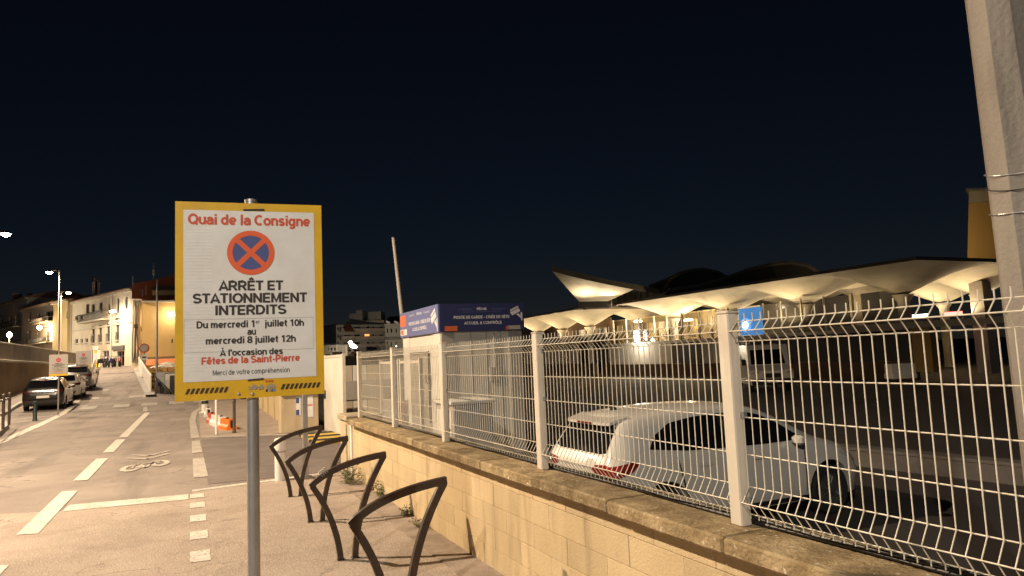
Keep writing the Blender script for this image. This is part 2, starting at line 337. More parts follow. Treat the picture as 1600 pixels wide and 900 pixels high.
def text(body, size, m, parent, origin, xdir, ydir, bold=.02, width=None, shear=0.0, name='lettering', lift=.002):
    hw = .102 if bold > .008 else .055; vs, fs, x = [], [], 0.0; size = size*.72
    for ch in body:
        adv, strokes = GLYPH[ch]
        for k, st_ in enumerate(strokes):
            P_ = []
            for q in st_:
                if q[0] == 'arc':
                    _, cx, cy, rx, ry, a0, a1 = q; n = max(4, int(abs(a1-a0)/20))
                    P_ += [Vector((cx+rx*math.cos(R(a0+(a1-a0)*i/n)), cy+ry*math.sin(R(a0+(a1-a0)*i/n)))) for i in range(n+1)]
                else: P_.append(Vector(q))
            closed = (P_[0]-P_[-1]).length < 1e-4; n = len(P_); o = len(vs)
            for i, p in enumerate(P_):
                d0 = (p-P_[i-1]) if i else ((P_[-1]-P_[-2]) if closed else (P_[1]-p)); d1 = (P_[i+1]-p) if i < n-1 else ((P_[1]-P_[0]) if closed else d0)
                d0 = d0.normalized(); d1 = d1.normalized(); t_ = d0+d1; t_ = t_.normalized() if t_.length > .05 else d1
                nn = Vector((-t_.y, t_.x)); c_ = max(.62, nn.dot(Vector((-d1.y, d1.x)))); nn = nn*hw/c_
                vs += [(x+p.x+nn.x, p.y+nn.y, k), (x+p.x-nn.x, p.y-nn.y, k)]
            fs += [(o+2*i, o+2*i+1, o+2*i+3, o+2*i+2) for i in range(n-1)]
        x += adv
    vs = [(a+shear*b_, b_, k) for a, b_, k in vs]
    xs = [v[0] for v in vs]; x0, x1 = min(xs), max(xs); kx = (width/(x1-x0)) if width else size; cx = (x0+x1)/2
    xd = Vector(xdir).normalized(); yd = Vector(ydir).normalized(); nd = xd.cross(yd); o0 = Vector(origin) - (world_loc(parent) if parent else Vector())
    me = bpy.data.meshes.new(name); me.from_pydata([tuple(o0 + xd*(a-cx)*kx + yd*b_*size + nd*(lift+.00006*k)) for a, b_, k in vs], [], fs); me.materials.append(MATS[m])
    o = bpy.data.objects.new(name, me); COL.objects.link(o); o.parent = parent
    if len(body) == 2: o['kind'] = 'stuff'
    return o
# ================================================================== THE SETTING: ground, road, pavements
def road_z(y):                                    # level by the market, then a ramp up to the bridge
    if y < 42: return 0.0
    if y > 84: return 2.42
    return 2.42*sm((y-42)/42)*.55 + 2.42*(y-42)/42*.45
def yard_z(): return -.45

gm = MB(); gm.add([(-900, -300, -.95), (900, -300, -.95), (900, 1500, -.95), (-900, 1500, -.95)], [(0, 1, 2, 3)])
struct('ground', gm, 'earth')
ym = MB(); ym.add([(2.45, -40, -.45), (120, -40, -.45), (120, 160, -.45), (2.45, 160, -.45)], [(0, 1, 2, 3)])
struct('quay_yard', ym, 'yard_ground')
ys = [-60, -30, -10, 0, 5, 10, 15, 20, 25, 30, 35, 40] + list(range(42, 90, 3)) + [100, 130]
def left_edge(y):                                 # kerb line on the left, with the widening of the parking bay
    pts = [(-60, -4.5), (15, -4.5), (24, -4.9), (30, -5.7), (38, -7.6), (46, -8.4), (58, -8.6), (66, -8.4), (72, -8.3), (140, -8.3)]
    for (a, xa), (b, xb) in zip(pts, pts[1:]):
        if a <= y <= b: return xa + (xb-xa)*(y-a)/(b-a)
    return -5
rm = MB()
rows = []
for y in ys:
    xr = 2.6 if y < 44 else (2.6 + (-2.4-2.6)*sm((y-44)/7) if y < 51 else -2.4-(y-51)*.097)
    if y > 84: xr = 0.5
    rows.append([Vector((x, y, road_z(y))) for x in [left_edge(y) + (xr-left_edge(y))*i/6 for i in range(7)]])
rm.grid(rows)
road = struct('road', rm, 'asphalt')
def sheet(name, pts, m, z=0.004, parent=None, f=None):
    b = MB(); b.add([(p[0], p[1], (road_z(p[1]) if f is None else f(p[1])) + z) for p in pts], [tuple(range(len(pts)))]); 
    o = b.build(name, m, parent); return o
# paler near surface of the cycle crossing and pavement, darker patch at the yard entrance
p_ = sheet('pavement', [(.03, -20), (2.30, -20), (2.30, 11.78), (.03, 11.5)], 'asphalt_pale', .005); p_['kind'] = 'structure'
p_ = sheet('cycle_path', [(-1.52, -20), (.03, -20), (.03, 11.0), (-1.52, 11.0)], 'asphalt_pale', .0045); p_['kind'] = 'structure'
p_ = sheet('carriageway_near', [(-4.5, -20), (-1.52, -20), (-1.52, 11.0), (-4.5, 12.4)], 'asphalt_pale', .004); p_['kind'] = 'structure'
p_ = sheet('entrance_apron', [(.25, 12.0), (2.58, 12.0), (3.6, 12.0), (3.6, 19.6), (.25, 19.6)], 'asphalt_dark', .006); p_['kind'] = 'structure'
p_ = sheet('pavement', [(.24, 20.3), (2.6, 19.2), (2.95, 42), (.4, 42)], 'asphalt_pale', .006); p_['kind'] = 'structure'
gt = MB(); gt.grid([[(1.98, y, .012), (2.30, y, .012)] for y in (-5, 2, 5, 8, 11.2)]); gt.grid([[(1.98, y, .0), (1.98, y, .012)] for y in (-5, 11.2)])
struct('gutter', gt, 'gutter_concrete')
# --- painted markings: each one a piece of the road
def mark(name, pts, m='road_paint', z=.010): return sheet(name, pts, m, z, road)
for a, b in ((5.3, 8.3), (9.7, 12.8), (13.95, 17.15), (18.35, 21.6), (22.25, 34.5)):
    mark('lane_dash', [(-1.76, a), (-1.54, a-.08), (-1.54, b-.08), (-1.76, b)])
mark('lane_dash', [(-1.9, 35.6), (-1.7, 35.6), (-1.95, 40), (-2.1, 40)], 'road_paint_worn')
mark('stop_line', [(-1.50, 10.95), (-.02, 10.8), (-.02, 11.22), (-1.48, 11.42)])
mark('edge_line', [(.03, 11.42), (1.95, 11.76), (1.95, 11.93), (.03, 11.58)])
for k, a in enumerate((5.35, 6.3, 7.3, 8.25, 9.2, 10.1, 10.85)):
    mark('square_marking', [(.0, a), (.175, a-.02), (.175, a+.46-.02*k), (.0, a+.46-.02*k)])
mark('lane_dash', [(.05, 12.85), (.27, 12.85), (.25, 15.6), (.05, 15.6)], 'road_paint_worn')
mark('lane_dash', [(.04, 16.6), (.24, 16.6), (.22, 19.4), (.04, 19.4)], 'road_paint_worn')
mark('edge_line', [(.02, 20.2), (.23, 20.2), (.17, 27), (.28, 32), (.6, 36), (.4, 36.2), (.06, 32), (-.02, 27)], 'road_paint_worn')
mark('edge_line', [(.25, 20.1), (2.3, 18.95), (2.35, 19.3), (.25, 20.42)], 'road_paint_worn')
for x in (-5.1, -3.6, -2.3, -1.0, .2): mark('crossing_block', [(x, 41.6), (x+.75, 41.4), (x+.7, 43.6), (x-.05, 43.8)], 'road_paint_worn')
mark('turn_arrow', [(-3.35, 48.3), (-2.55, 48.3), (-2.55, 47.4), (-1.85, 49), (-2.6, 50.6), (-2.6, 49.6), (-3.35, 49.6)], 'road_paint_worn')
# left edge line and parking bay lines
el = [(-4.7, 18), (-4.72, 24), (-4.95, 31), (-5.25, 38), (-5.75, 46), (-6.35, 54), (-7.1, 62)]
for (xa, ya), (xb, yb) in zip(el, el[1:]): mark('edge_line', [(xa-.13, ya), (xa+.13, ya), (xb+.15, yb), (xb-.15, yb)])
for ya, w in ((33.2, .35), (35.8, .3), (38.3, .3)):
    mark('bay_line', [(left_edge(ya)+.35, ya), (-5.2, ya+1.1), (-5.2, ya+1.1+w), (left_edge(ya)+.35, ya+w)], 'road_paint_worn')
for y in (44, 49, 54.5): mark('bay_line', [(-5.3, y), (-4.95, y), (-5.0, y+.9), (-5.35, y+.9)], 'road_paint_worn')
# bicycle symbol and two chevrons, lying along the lane
bs = MB(); ZB = .011
def ring2(cx, cy, rx, ry, w, n=22):
    a = [Vector((cx+math.cos(2*math.pi*k/n)*rx, cy+math.sin(2*math.pi*k/n)*ry, ZB)) for k in range(n+1)]
    b = [Vector((cx+math.cos(2*math.pi*k/n)*(rx-w), cy+math.sin(2*math.pi*k/n)*(ry-w*2.0), ZB)) for k in range(n+1)]
    bs.grid([a, b])
def stroke(a, b, w):
    a = Vector((a[0], a[1], ZB)); b = Vector((b[0], b[1], ZB)); d = (b-a).normalized(); p = Vector((-d.y, d.x, 0))*w/2
    bs.add([a-p, a+p, b+p, b-p], [(3, 2, 1, 0)])
ring2(-.99, 14.95, .17, .48, .10); ring2(-.52, 15.35, .17, .48, .10)
for a, b in (((-.99, 14.95), (-.86, 15.45)), ((-.86, 15.45), (-.62, 15.6)), ((-.62, 15.6), (-.75, 14.85)), ((-.75, 14.85), (-.86, 15.45)), ((-.75, 14.85), (-.99, 14.95)), ((-.62, 15.6), (-.52, 15.35)), ((-.66, 15.75), (-.55, 15.85)), ((-.92, 15.6), (-.8, 15.6))): stroke(a, b, .055)
bs.build('bicycle_symbol', 'road_paint_worn', road)
for y0 in (16.25, 16.85):
    bs = MB(); stroke((-1.15, y0+.45), (-.77, y0), .10); stroke((-.77, y0), (-.40, y0+.72), .10); bs.build('chevron', 'road_paint_worn', road)
# --- left kerb and pavement
lp = MB(); rows = []
for y in [-60, 0, 15, 20, 24, 27, 30, 33, 36, 38, 42, 46, 50, 54, 58, 62, 66, 70, 76, 82]:
    x = left_edge(y); z = road_z(y); rows.append([Vector((-10.0 if y > 15 else -16, y, z+.14)), Vector((x-.22, y, z+.14))])
lp.grid(rows); struct('pavement_far', lp, 'asphalt')
prev = None
kb = MB(); rows = []
for y in [-60, 0, 12, 18, 21, 24, 27, 30, 33, 36, 38, 42, 46, 50, 54, 58, 62, 66, 70, 76]:
    x = left_edge(y); z = road_z(y); rows.append([Vector((x, y, z-.02)), Vector((x-.02, y, z+.15)), Vector((x-.24, y, z+.15)), Vector((x-.24, y, z+.1))])
kb.grid(rows); struct('kerb', kb, 'kerb_stone')

# ================================================================== BLOCK WALL with coping, by the pavement
WX = 2.28
wall = thing('block_wall', 'low cream painted block wall with mossy coping beside the bike racks', 'wall', (2.4, 6, 0))
core = MB(); core.box((2.41, 5.0, .16), (.21, 13.5, 1.30)); core.build('mortar_core', 'block_old', wall)
bmesh_cache = {}
rowz = [0.0, .175, .35, .525, .70, .822]
def block_obj(y0, y1, z0, z1, m):
    key = (round(y1-y0, 3), round(z1-z0, 3), m)
    if key not in bmesh_cache:
        b = MB(); b.cbox((0, 0, 0), (.036, y1-y0-.0032, z1-z0-.0032), .0022); me = b.mesh('block'); me.materials.append(MATS[m]); bmesh_cache[key] = me
    o = bpy.data.objects.new('block', bmesh_cache[key]); COL.objects.link(o); o.parent = wall
    o.location = Vector((WX+.018+random.uniform(-.0018, .0018), (y0+y1)/2, (z0+z1)/2)) - Vector(wall.location)
for r_ in range(5):
    y = -1.2 + (.25 if r_ % 2 else 0); first = True
    while y < 11.2:
        y1 = min(y+.5, 11.25)
        if y1-y > .06: block_obj(y, y1, rowz[r_], rowz[r_+1], 'block')
        y = y1 if y1 < 11.25 else 99
y = -1.3
k = 0
while y < 11.0:                                   # coping slabs, edges slightly uneven
    l = .98
    b = MB(); y1 = min(y+l, 11.05); dz = random.uniform(-.003, .003)
    b.cbox((2.384+random.uniform(-.003, .003), (y+y1)/2, .862+dz), (.415, y1-y-.006, .078), .010); b.build('coping_slab', 'coping', wall); y = y1; k += 1
# end pier where the wall meets the yard entrance
pier = thing('wall_pier', 'cream rendered end pier of the block wall beside the yard entrance', 'pier', (2.5, 11.5, 0))
b = MB(); b.cbox((2.50, 11.62, .20), (.50, .70, 1.30), .01); b.build('pier_body', 'block_old', pier)
b = MB(); b.cbox((2.275, 11.18, .40), (.05, .10, .82), .006); b.build('pilaster', 'white_panel', pier)
b = MB(); b.cbox((2.275, 11.42, .40), (.03, .05, .80), .006); b.build('downpipe', 'block_old', pier)
b = MB(); b.cbox((2.50, 11.66, .885), (.58, .76, .085), .012); b.build('pier_cap', 'coping_pale', pier)

# ================================================================== WHITE MESH FENCE
FX = 2.41
fence = thing('mesh_fence', 'white folded wire mesh fence with square posts on the wall coping', 'fence', (FX, 5, .9))
posts = [.62, 2.74, 4.84, 7.06, 9.06, 11.10]
for y in posts:
    b = MB(); b.cbox((FX-.012, y, 1.405), (.062, .082, 1.01), .006); pst = b.build('post', 'fence_white', fence)
    b = MB(); b.cbox((FX-.012, y, 1.915), (.068, .088, .012), .004); b.build('post_cap', 'fence_white', pst)
    for z in (1.02, 1.42, 1.78):
        b = MB(); b.cbox((FX+.005, y-.05, z), (.03, .022, .03), .004); b.build('clip', 'galvanised', pst)
zs_h = [1.868, 1.828-.0, 1.762, 1.585, 1.41, 1.235, 1.085, 1.005, .945]
fold = [(.0, 1.905), (.0, 1.868), (-.042, 1.822), (.0, 1.772), (.0, 1.085), (-.042, 1.015), (.0, .958), (.0, .938)]
vm = MB(); vm.tube([(x, 0, z-1.4) for x, z in fold], .0028, 6); vmesh = vm.mesh('wire', smooth=True); vmesh.materials.append(MATS['wire_white'])
for a, c in zip(posts, posts[1:]):
    pe = bpy.data.objects.new('panel', None); COL.objects.link(pe); pe.parent = fence; pe.location = (0, (a+c)/2-5, .5); pe.empty_display_size = .1
    y0, y1 = a+.055, c-.055; n = int(round((y1-y0)/.0525))
    for i in range(n+1):
        w = bpy.data.objects.new('wire', vmesh); COL.objects.link(w); w.parent = pe
        w.location = (random.uniform(-.001, .001), y0+(y1-y0)*i/n-(a+c)/2, 0)
    hb = MB(); hb.tube([(0, -(y1-y0)/2-.012, 0), (0, (y1-y0)/2+.012, 0)], .0031, 6); hme = hb.mesh('wire', smooth=True); hme.materials.append(MATS['wire_white'])
    for z in [1.868, 1.822, 1.772, 1.585, 1.41, 1.235, 1.085, 1.015, .958]:
        w = bpy.data.objects.new('wire', hme); COL.objects.link(w); w.parent = pe
        dx = -.042 if z in (1.822, 1.015) else .006
        w.location = (dx, 0, z-1.4)
for dx, dz, r_ in ((.045, .012, .011), (.066, .010, .009), (.03, .028, .007)):
    pts = []; y = -.5
    while y < 11.3: pts.append((FX+dx+random.uniform(-.008, .008), y, .905+dz+random.uniform(-.004, .008))); y += .35
    b = MB(); b.tube(pts, r_, 6); o = b.build('cable', 'black_cable', None, True)
    tag(o, {.011: 'thick black cable lying along the coping behind the fence posts', .009: 'second black cable at the far edge of the wall coping', .007: 'thin black cable resting on the thicker cable on the coping'}[r_], 'cable')

# ================================================================== BIKE RACKS
def bez(p0, p1, p2, n=10): return [tuple((1-t)**2*p0[i]+2*t*(1-t)*p1[i]+t*t*p2[i] for i in range(2)) for t in [k/n for k in range(n+1)]]
def ribbon(path, w, d):                            # flat bar following a path in the x-z plane, mitred ends left square
    b = MB(); rows = [[], [], [], []]
    for i, p in enumerate(path):
        a = path[max(i-1, 0)]; c = path[min(i+1, len(path)-1)]; t = Vector((c[0]-a[0], c[1]-a[1])).normalized(); n = Vector((-t.y, t.x))
        for k, (s1, s2) in enumerate(((-1, -1), (1, -1), (1, 1), (-1, 1))):
            rows[k].append(Vector((p[0]+n.x*w/2*s1, d/2*s2, p[1]+n.y*w/2*s1)))
    b.grid([rows[0], rows[1], rows[2], rows[3], rows[0]]); m = len(path)
    b.add([rows[k][0] for k in range(4)], [(0, 1, 2, 3)]); b.add([rows[k][-1] for k in range(4)], [(3, 2, 1, 0)]); return b
def rack(y, label):
    t = thing('bike_rack', label, 'bike rack', (1.28, y, .005), 0, 'curved steel bike racks on the pavement')
    o = 1.28
    L_ = bez((1.225-o, -.01), (1.205-o, .34), (.985-o, .675)); T_ = bez((.968-o, .668), (1.16-o, .845), (1.655-o, .888)); R_ = bez((1.635-o, .872), (1.375-o, .47), (1.352-o, -.01))
    ribbon(L_, .050, .044).build('leg', 'rack_steel', t, local=True)
    ribbon(R_, .050, .044).build('leg', 'rack_steel', t, local=True)
    ribbon(T_, .052, .046).build('top_bar', 'rack_steel', t, local=True)
    for x in (1.225, 1.352):
        b = MB(); b.cbox((x-o, 0, .004), (.07, .07, .008), .002); b.build('base_plate', 'rack_steel', t, local=True)
    return t
rack(4.9, 'nearest of the four dark steel bike racks')
r2 = rack(6.62, 'second nearest bike rack, with a pale tie wound round its top bar')
b = MB()
for i in range(4):
    c = Vector((1.06+.016*i-1.28, 0, .768+.011*i)); b.box(c, (.008, .050, .050), rot=Matrix.Rotation(-.65, 3, 'Y'))
b.build('tie', 'galvanised', r2, local=True)
rack(8.36, 'third nearest bike rack, between two others')
rack(10.1, 'farthest of the four dark steel bike racks, near the yard entrance')

# ================================================================== NO STOPPING NOTICE
def notice(name, pole, yaw, w, h, zc, label, full=True, group=None):
    t = thing(name, label, 'sign', (pole[0], pole[1], pole[2]), 0, group)
    n = Vector((math.sin(yaw), -math.cos(yaw), 0)); xd = Vector((math.cos(yaw), math.sin(yaw), 0)); up = Vector((0, 0, 1))
    P = Vector(pole); top = zc+h/2+.015
    b = MB(); b.lathe([(.03, 0), (.03, top-pole[2])], P, 16); pl = b.build('pole', 'galvanised', t, True)
    b = MB(); b.lathe([(.032, top-pole[2]), (.032, top-pole[2]+.012), (.02, top-pole[2]+.016)], P, 16); b.build('pole_cap', 'galvanised', pl, True)
    c = Vector((P.x, P.y, zc)) + n*.045 + xd*(-.002 if full else 0)
    def q(u, v, lift=0): return c + xd*u + up*v + n*lift
    b = MB(); b.prism([q(-w/2, -h/2), q(w/2, -h/2), q(w/2, h/2), q(-w/2, h/2)], -n*.010); bd = b.build('board', 'board_yellow', t)
    b = MB(); x0, x1, y0, y1 = (-w/2+.004, w/2-.004, -h/2+h*.09, h/2-.004) if not full else (-w/2+w*.053, w/2-w*.055, -h/2+h*.093, h/2-h*.042)
    b.add([q(x0, y0, .0025), q(x1, y0, .0025), q(x1, y1, .0025), q(x0, y1, .0025)], [(0, 1, 2, 3)]); face = b.build('white_face', 'board_white' if full else 'print_grey', t)  # far faces coloured grey, their dimmer light put into the colour
    if full:
        nf = 46                                    # corrugated plastic: fine raised flutes at the left of the face
        b = MB()
        for i in range(nf):
            v = y0+(y1-y0)*(.06+.88*i/nf); b.add([q(x0+.002, v, .0027), q(x0+.13, v, .0027), q(x0+.13, v+.0045, .0031), q(x0+.002, v+.0045, .0031), q(x0+.13, v+.009, .0027), q(x0+.002, v+.009, .0027)], [(0, 1, 2, 3), (3, 2, 4, 5)])
        b.build('flute', 'board_white', face)['kind'] = 'stuff'
    s = h/1.01
    def disc(r0, r1, m, name, lift, n_=40, cv=.0):
        b = MB(); A = [q(math.cos(2*math.pi*k/n_)*r0, cv+math.sin(2*math.pi*k/n_)*r0, lift) for k in range(n_+1)]; B = [q(math.cos(2*math.pi*k/n_)*r1, cv+math.sin(2*math.pi*k/n_)*r1, lift) for k in range(n_+1)]
        b.grid([A, B]); return b.build(name, m, t)
    cv = h/2-.262*s
    rr = .116*s
    disc(rr, 0.001, 'print_blue', 'symbol_disc', .0040, cv=cv); disc(rr, rr*.77, 'print_orange', 'symbol_ring', .0052, cv=cv)
    for sg in (1, -1):
        b = MB(); d = Vector((1, sg))*.7071; p = Vector((-d.y, d.x))*rr*.11
        b.add([q(-d.x*rr*.8-p.x, cv-d.y*rr*.8-p.y, .0048+.0001*sg), q(d.x*rr*.8-p.x, cv+d.y*rr*.8-p.y, .0048+.0001*sg), q(d.x*rr*.8+p.x, cv+d.y*rr*.8+p.y, .0048+.0001*sg), q(-d.x*rr*.8+p.x, cv-d.y*rr*.8+p.y, .0048+.0001*sg)], [(0, 1, 2, 3)]); b.build('symbol_cross', 'print_orange', t)
    rowsx = [('Quai de la Consigne', .116, .068, 'print_red', .60, .026), ('ARRÊT ET', .454, .062, 'print_black', .315, .034), ('STATIONNEMENT', .518, .062, 'print_black', .555, .034), ('INTERDITS', .579, .062, 'print_black', .345, .034),
             ('Du mercredi 1    juillet 10h', .643, .044, 'print_black', .52, .024), ('au', .682, .044, 'print_black', .042, .024), ('mercredi 8 juillet 12h', .724, .044, 'print_black', .435, .024),
             ("À l'occasion des", .785, .041, 'print_black', .305, .022), ('Fêtes de la Saint-Pierre', .824, .045, 'print_red', .475, .022), ('Merci de votre compréhension', .880, .034, 'print_black', .37, .006)]
    if not full: rowsx = [r_ for r_ in rowsx if r_[1] > .4]
    for body, v, sz, m, wd, bo in rowsx:
        text(body, sz*s*1.12, m, t, q(0, h/2-v*h, .0035), xd, up, bold=bo, width=wd*s, lift=.0008)
    if full:
        text('er', .028*s, 'print_black', t, q(.030*s, h/2-.626*h, .0035), xd, up, bold=.006, lift=.0008)
        b = MB()
        for (u0, v0, u1, v1) in ((-.31, .598, .30, .600), (-.31, .762, .30, .764), (-.31, .598, -.3085, .764), (.2985, .598, .30, .764)):
            b.add([q(u0, h/2-v1*h, .0035), q(u1, h/2-v1*h, .0035), q(u1, h/2-v0*h, .0035), q(u0, h/2-v0*h, .0035)], [(0, 1, 2, 3)])
        b.build('date_frame', 'print_grey', t)
        for u0, nn in ((-.305, 9), (.135, 9)):
            for k in range(nn):
                b = MB(); u = u0+k*.0215; v0, v1 = -h/2+.034, -h/2+.060
                b.add([q(u, v0, .0035), q(u+.012, v0, .0035), q(u+.024, v1, .0035), q(u+.012, v1, .0035)], [(0, 1, 2, 3)]); b.build('warning_stripe', 'print_black', t)
        text('ville de', .034, 'print_grey', t, q(.02, -h/2+.040, .0035), xd, up, shear=.35, width=.07)
        text('sète', .036, 'print_grey', t, q(.087, -h/2+.040, .0035), xd, up, shear=.2, width=.046, bold=.01)
        for k, (mm, du, dv) in enumerate((('print_red', 0, .033), ('print_orange', .013, .034), ('print_red', .026, .033), ('print_dark_blue', 0, -.014), ('print_grey', .013, -.013), ('print_blue', .026, -.014), ('print_sky', .037, -.013))):
            b = MB(); u = .064+du; v = -h/2+.040+dv; b.add([q(u, v, .0036), q(u+.010, v, .0036), q(u+.010, v+.010, .0036), q(u, v+.010, .0036)], [(0, 1, 2, 3)]); b.build('logo_square', mm, t)
        for u, v in ((.002, -h/2+.018), ):
            b = MB(); b.lathe([(.008, 0), (.008, .004), (.004, .006)], q(u, v, .002), 10, n); b.build('bolt', 'galvanised', t)
        b = MB(); b.lathe([(.007, 0), (.007, .004), (.003, .006)], q(-.062, -h/2+.022, .002), 10, n); b.build('bolt', 'galvanised', t)
        for u, v, l in ((-.035, h/2-.036, .10), (-.02, -h/2+.088, .075)):
            b = MB(); b.bar(q(u, v, .005), q(u+l, v+.004, .005), .007, .004, n); b.build('tie_strap', 'black_cable', t)
    return t
cen = ony(389.5, 467.5, 3.79)
notice('notice_board', (cen.x+.016, 3.84, .005), R(-5), .700, .985, cen.z, 'large yellow bordered no stopping notice on a galvanised pole in the foreground')
# ================================================================== CARS
HATCH = [(-2.00, .34, .62, .55, .60, .68, .50), (-1.97, .26, .76, .70, .73, .84, .60), (-1.91, .22, .83, .84, .79, .98, .66), (-1.78, .20, .86, .93, .825, 1.20, .60), (-1.60, .20, .868, .96, .835, 1.40, .565), (-1.25, .20, .872, .965, .84, 1.462, .575),
         (-.65, .20, .875, .955, .85, 1.49, .60), (0, .20, .875, .945, .85, 1.475, .60), (.42, .20, .875, .935, .85, 1.40, .60), (.82, .20, .872, .93, .85, 1.215, .63), (1.14, .20, .868, .925, .84, 1.03, .69), (1.36, .20, .86, .90, .81, .955, .67), (1.70, .20, .82, .80, .75, .865, .60), (1.93, .22, .72, .63, .66, .70, .50), (2.03, .30, .58, .50, .54, .55, .40)]
def catmull(a, b, c, d, t):
    return tuple(.5*((2*b[i])+(-a[i]+c[i])*t+(2*a[i]-5*b[i]+4*c[i]-d[i])*t*t+(-a[i]+3*b[i]-3*c[i]+d[i])*t**3) for i in range(len(a)))
def densify(L, n):
    o = []
    for i in range(len(L)-1):
        a, b, c, d = L[max(i-1, 0)], L[i], L[i+1], L[min(i+2, len(L)-1)]
        for k in range(n): o.append(catmull(a, b, c, d, k/n))
    o.append(L[-1]); return o
def car(label, loc, rz, paint, sx=1, sy=1, sz=1, rim='rim', group=None, dark_lower=False, name='parked_car', tail='tail_red'):
    t = thing(name, label, 'car', loc, rz, group)
    S = [(x*sx, zb*sz, w*sy, be*sz, wb*sy, ro*sz, wr*sy) for x, zb, w, be, wb, ro, wr in HATCH]
    st = densify(S, 4); rows = []
    for x, zb, w, be, wb, ro, wr in st:
        h = ro-be
        sec = [(0, zb), (w*.82, zb), (w*.955, zb+.07), (w*.99, zb+.20), (w, zb+.36*(be-zb)+.06), (w*.992, be-.16*(be-zb)), (wb, be), (wb+(wr-wb)*.42, be+h*.45), (wr+.035*min(1, h*3), ro-h*.14), (wr*.86, ro-h*.03), (wr*.45, ro+.012*min(1, h*4)), (0, ro+.018*min(1, h*4))]
        sec = densify(sec, 2)
        rows.append([Vector((x, y, z)) for y, z in sec] + [Vector((x, -y, z)) for y, z in reversed(sec[1:-1])])
    b = MB(); m = len(rows[0])
    b.add([p for r_ in rows for p in r_], [(i*m+j, i*m+(j+1) % m, (i+1)*m+(j+1) % m, (i+1)*m+j) for i in range(len(rows)-1) for j in range(m)])
    b.f.append(tuple(range(m))); b.f.append(tuple(range((len(rows)-1)*m, len(rows)*m)))
    me = b.mesh('body', smooth=True)
    # wheel arches cut out
    tmp = bpy.data.objects.new('tmp', me); COL.objects.link(tmp); cuts = []
    wr_ = .315; wx = (-1.27*sx, 1.30*sx); arch = .372
    for x in wx:
        c = MB(); c.lathe([(arch, -1.2), (arch, 1.2)], (x, 0, wr_+.01), 28, (0, 1, 0)); cm = c.mesh('c'); co = bpy.data.objects.new('c', cm); COL.objects.link(co); cuts.append(co)
        md_ = tmp.modifiers.new('b', 'BOOLEAN'); md_.operation = 'DIFFERENCE'; md_.object = co; md_.solver = 'EXACT'
    dg = bpy.context.evaluated_depsgraph_get(); nm = bpy.data.meshes.new_from_object(tmp.evaluated_get(dg))
    bvh = BVHTree.FromPolygons([v.co.copy() for v in me.vertices], [tuple(p.vertices) for p in me.polygons])
    for co in cuts+[tmp]: bpy.data.objects.remove(co)
    nm.name = 'body'; nm.materials.clear(); nm.materials.append(MATS[paint])
    nm.polygons.foreach_set('use_smooth', [True]*len(nm.polygons))
    try: nm.set_sharp_from_angle(angle=R(40))
    except Exception: pass
    body = bpy.data.objects.new('body', nm); COL.objects.link(body); body.parent = t
    ib = MB(); ib.box((0.0, 0, .52), (3.3*sx, 1.30*sy, .60)); ib.build('underbody', 'car_trim', t, local=True)
    def side_panel(name, poly, side, m_, lift=.006, cols=18, rws=5, parent=None):   # poly in (x,z), pressed onto the flank
        xs = [p[0] for p in poly]; x0, x1 = min(xs), max(xs); rows_ = []
        for i in range(cols+1):
            x = x0+(x1-x0)*(.001+.998*i/cols); zz = []
            for (xa, za), (xb, zb) in zip(poly, poly[1:]+poly[:1]):
                if (xa-x)*(xb-x) < 0: zz.append(za+(zb-za)*(x-xa)/(xb-xa))
            if len(zz) < 2: continue
            a, c = min(zz), max(zz); col = []
            for j in range(rws+1):
                z = a+(c-a)*j/rws
                h = bvh.ray_cast(Vector((x*sx, side*3, z*sz)), Vector((0, -side, 0)))
                y = h[0].y if h[0] else side*.8
                nn = h[1] if h[0] else Vector((0, side, 0)); nn = nn if nn.y*side > 0 else -nn
                col.append(Vector((x*sx, y, z*sz))+nn*lift)
            rows_.append(col)
        bb = MB(); bb.grid(rows_); return bb.build(name, m_, parent or t, True, True)
    def end_panel(name, poly, end, m_, lift=.006, cols=14, rws=4):                  # poly in (y,z), pressed onto nose or tail
        ysx = [p[0] for p in poly]; y0, y1 = min(ysx), max(ysx); rows_ = []
        for i in range(cols+1):
            y = y0+(y1-y0)*(.001+.998*i/cols); zz = []
            for (ya, za), (yb, zb) in zip(poly, poly[1:]+poly[:1]):
                if (ya-y)*(yb-y) < 0: zz.append(za+(zb-za)*(y-ya)/(yb-ya))
            if len(zz) < 2: continue
            a, c = min(zz), max(zz); col = []
            for j in range(rws+1):
                z = a+(c-a)*j/rws; h = bvh.ray_cast(Vector((end*4, y*sy, z*sz)), Vector((-end, 0, 0)))
                p = h[0] if h[0] else Vector((end*1.9, y*sy, z*sz)); nn = h[1] if h[0] else Vector((end, 0, 0)); nn = nn if nn.x*end > 0 else -nn
                col.append(p+nn*lift)
            rows_.append(col)
        bb = MB(); bb.grid(rows_); return bb.build(name, m_, t, True, True)
    for s in (-1, 1):
        side_panel('side_window', [(-1.42, 1.06), (-1.30, 1.20), (-1.05, 1.325), (-.70, 1.372), (-.33, 1.385), (-.33, .99), (-.9, 1.005)], s, 'car_glass')
        side_panel('side_window', [(-.27, 1.385), (.12, 1.375), (.36, 1.325), (.62, 1.20), (.90, 1.02), (.90, .985), (.3, .98), (-.27, .988)], s, 'car_glass')
        side_panel('window_line', [(-.33, 1.385), (-.27, 1.385), (-.27, .99), (-.33, .99)], s, 'car_trim', .004, 3)
        side_panel('sill', [(-.92, .20), (-.92, .30), (.94, .30), (.94, .20)], s, 'car_trim', .005)
        for x0 in (-.31, .87): side_panel('door_gap', [(x0, .32), (x0+.016, .32), (x0+.016, .97), (x0, .97)], s, 'car_trim', .002, 2, 8)
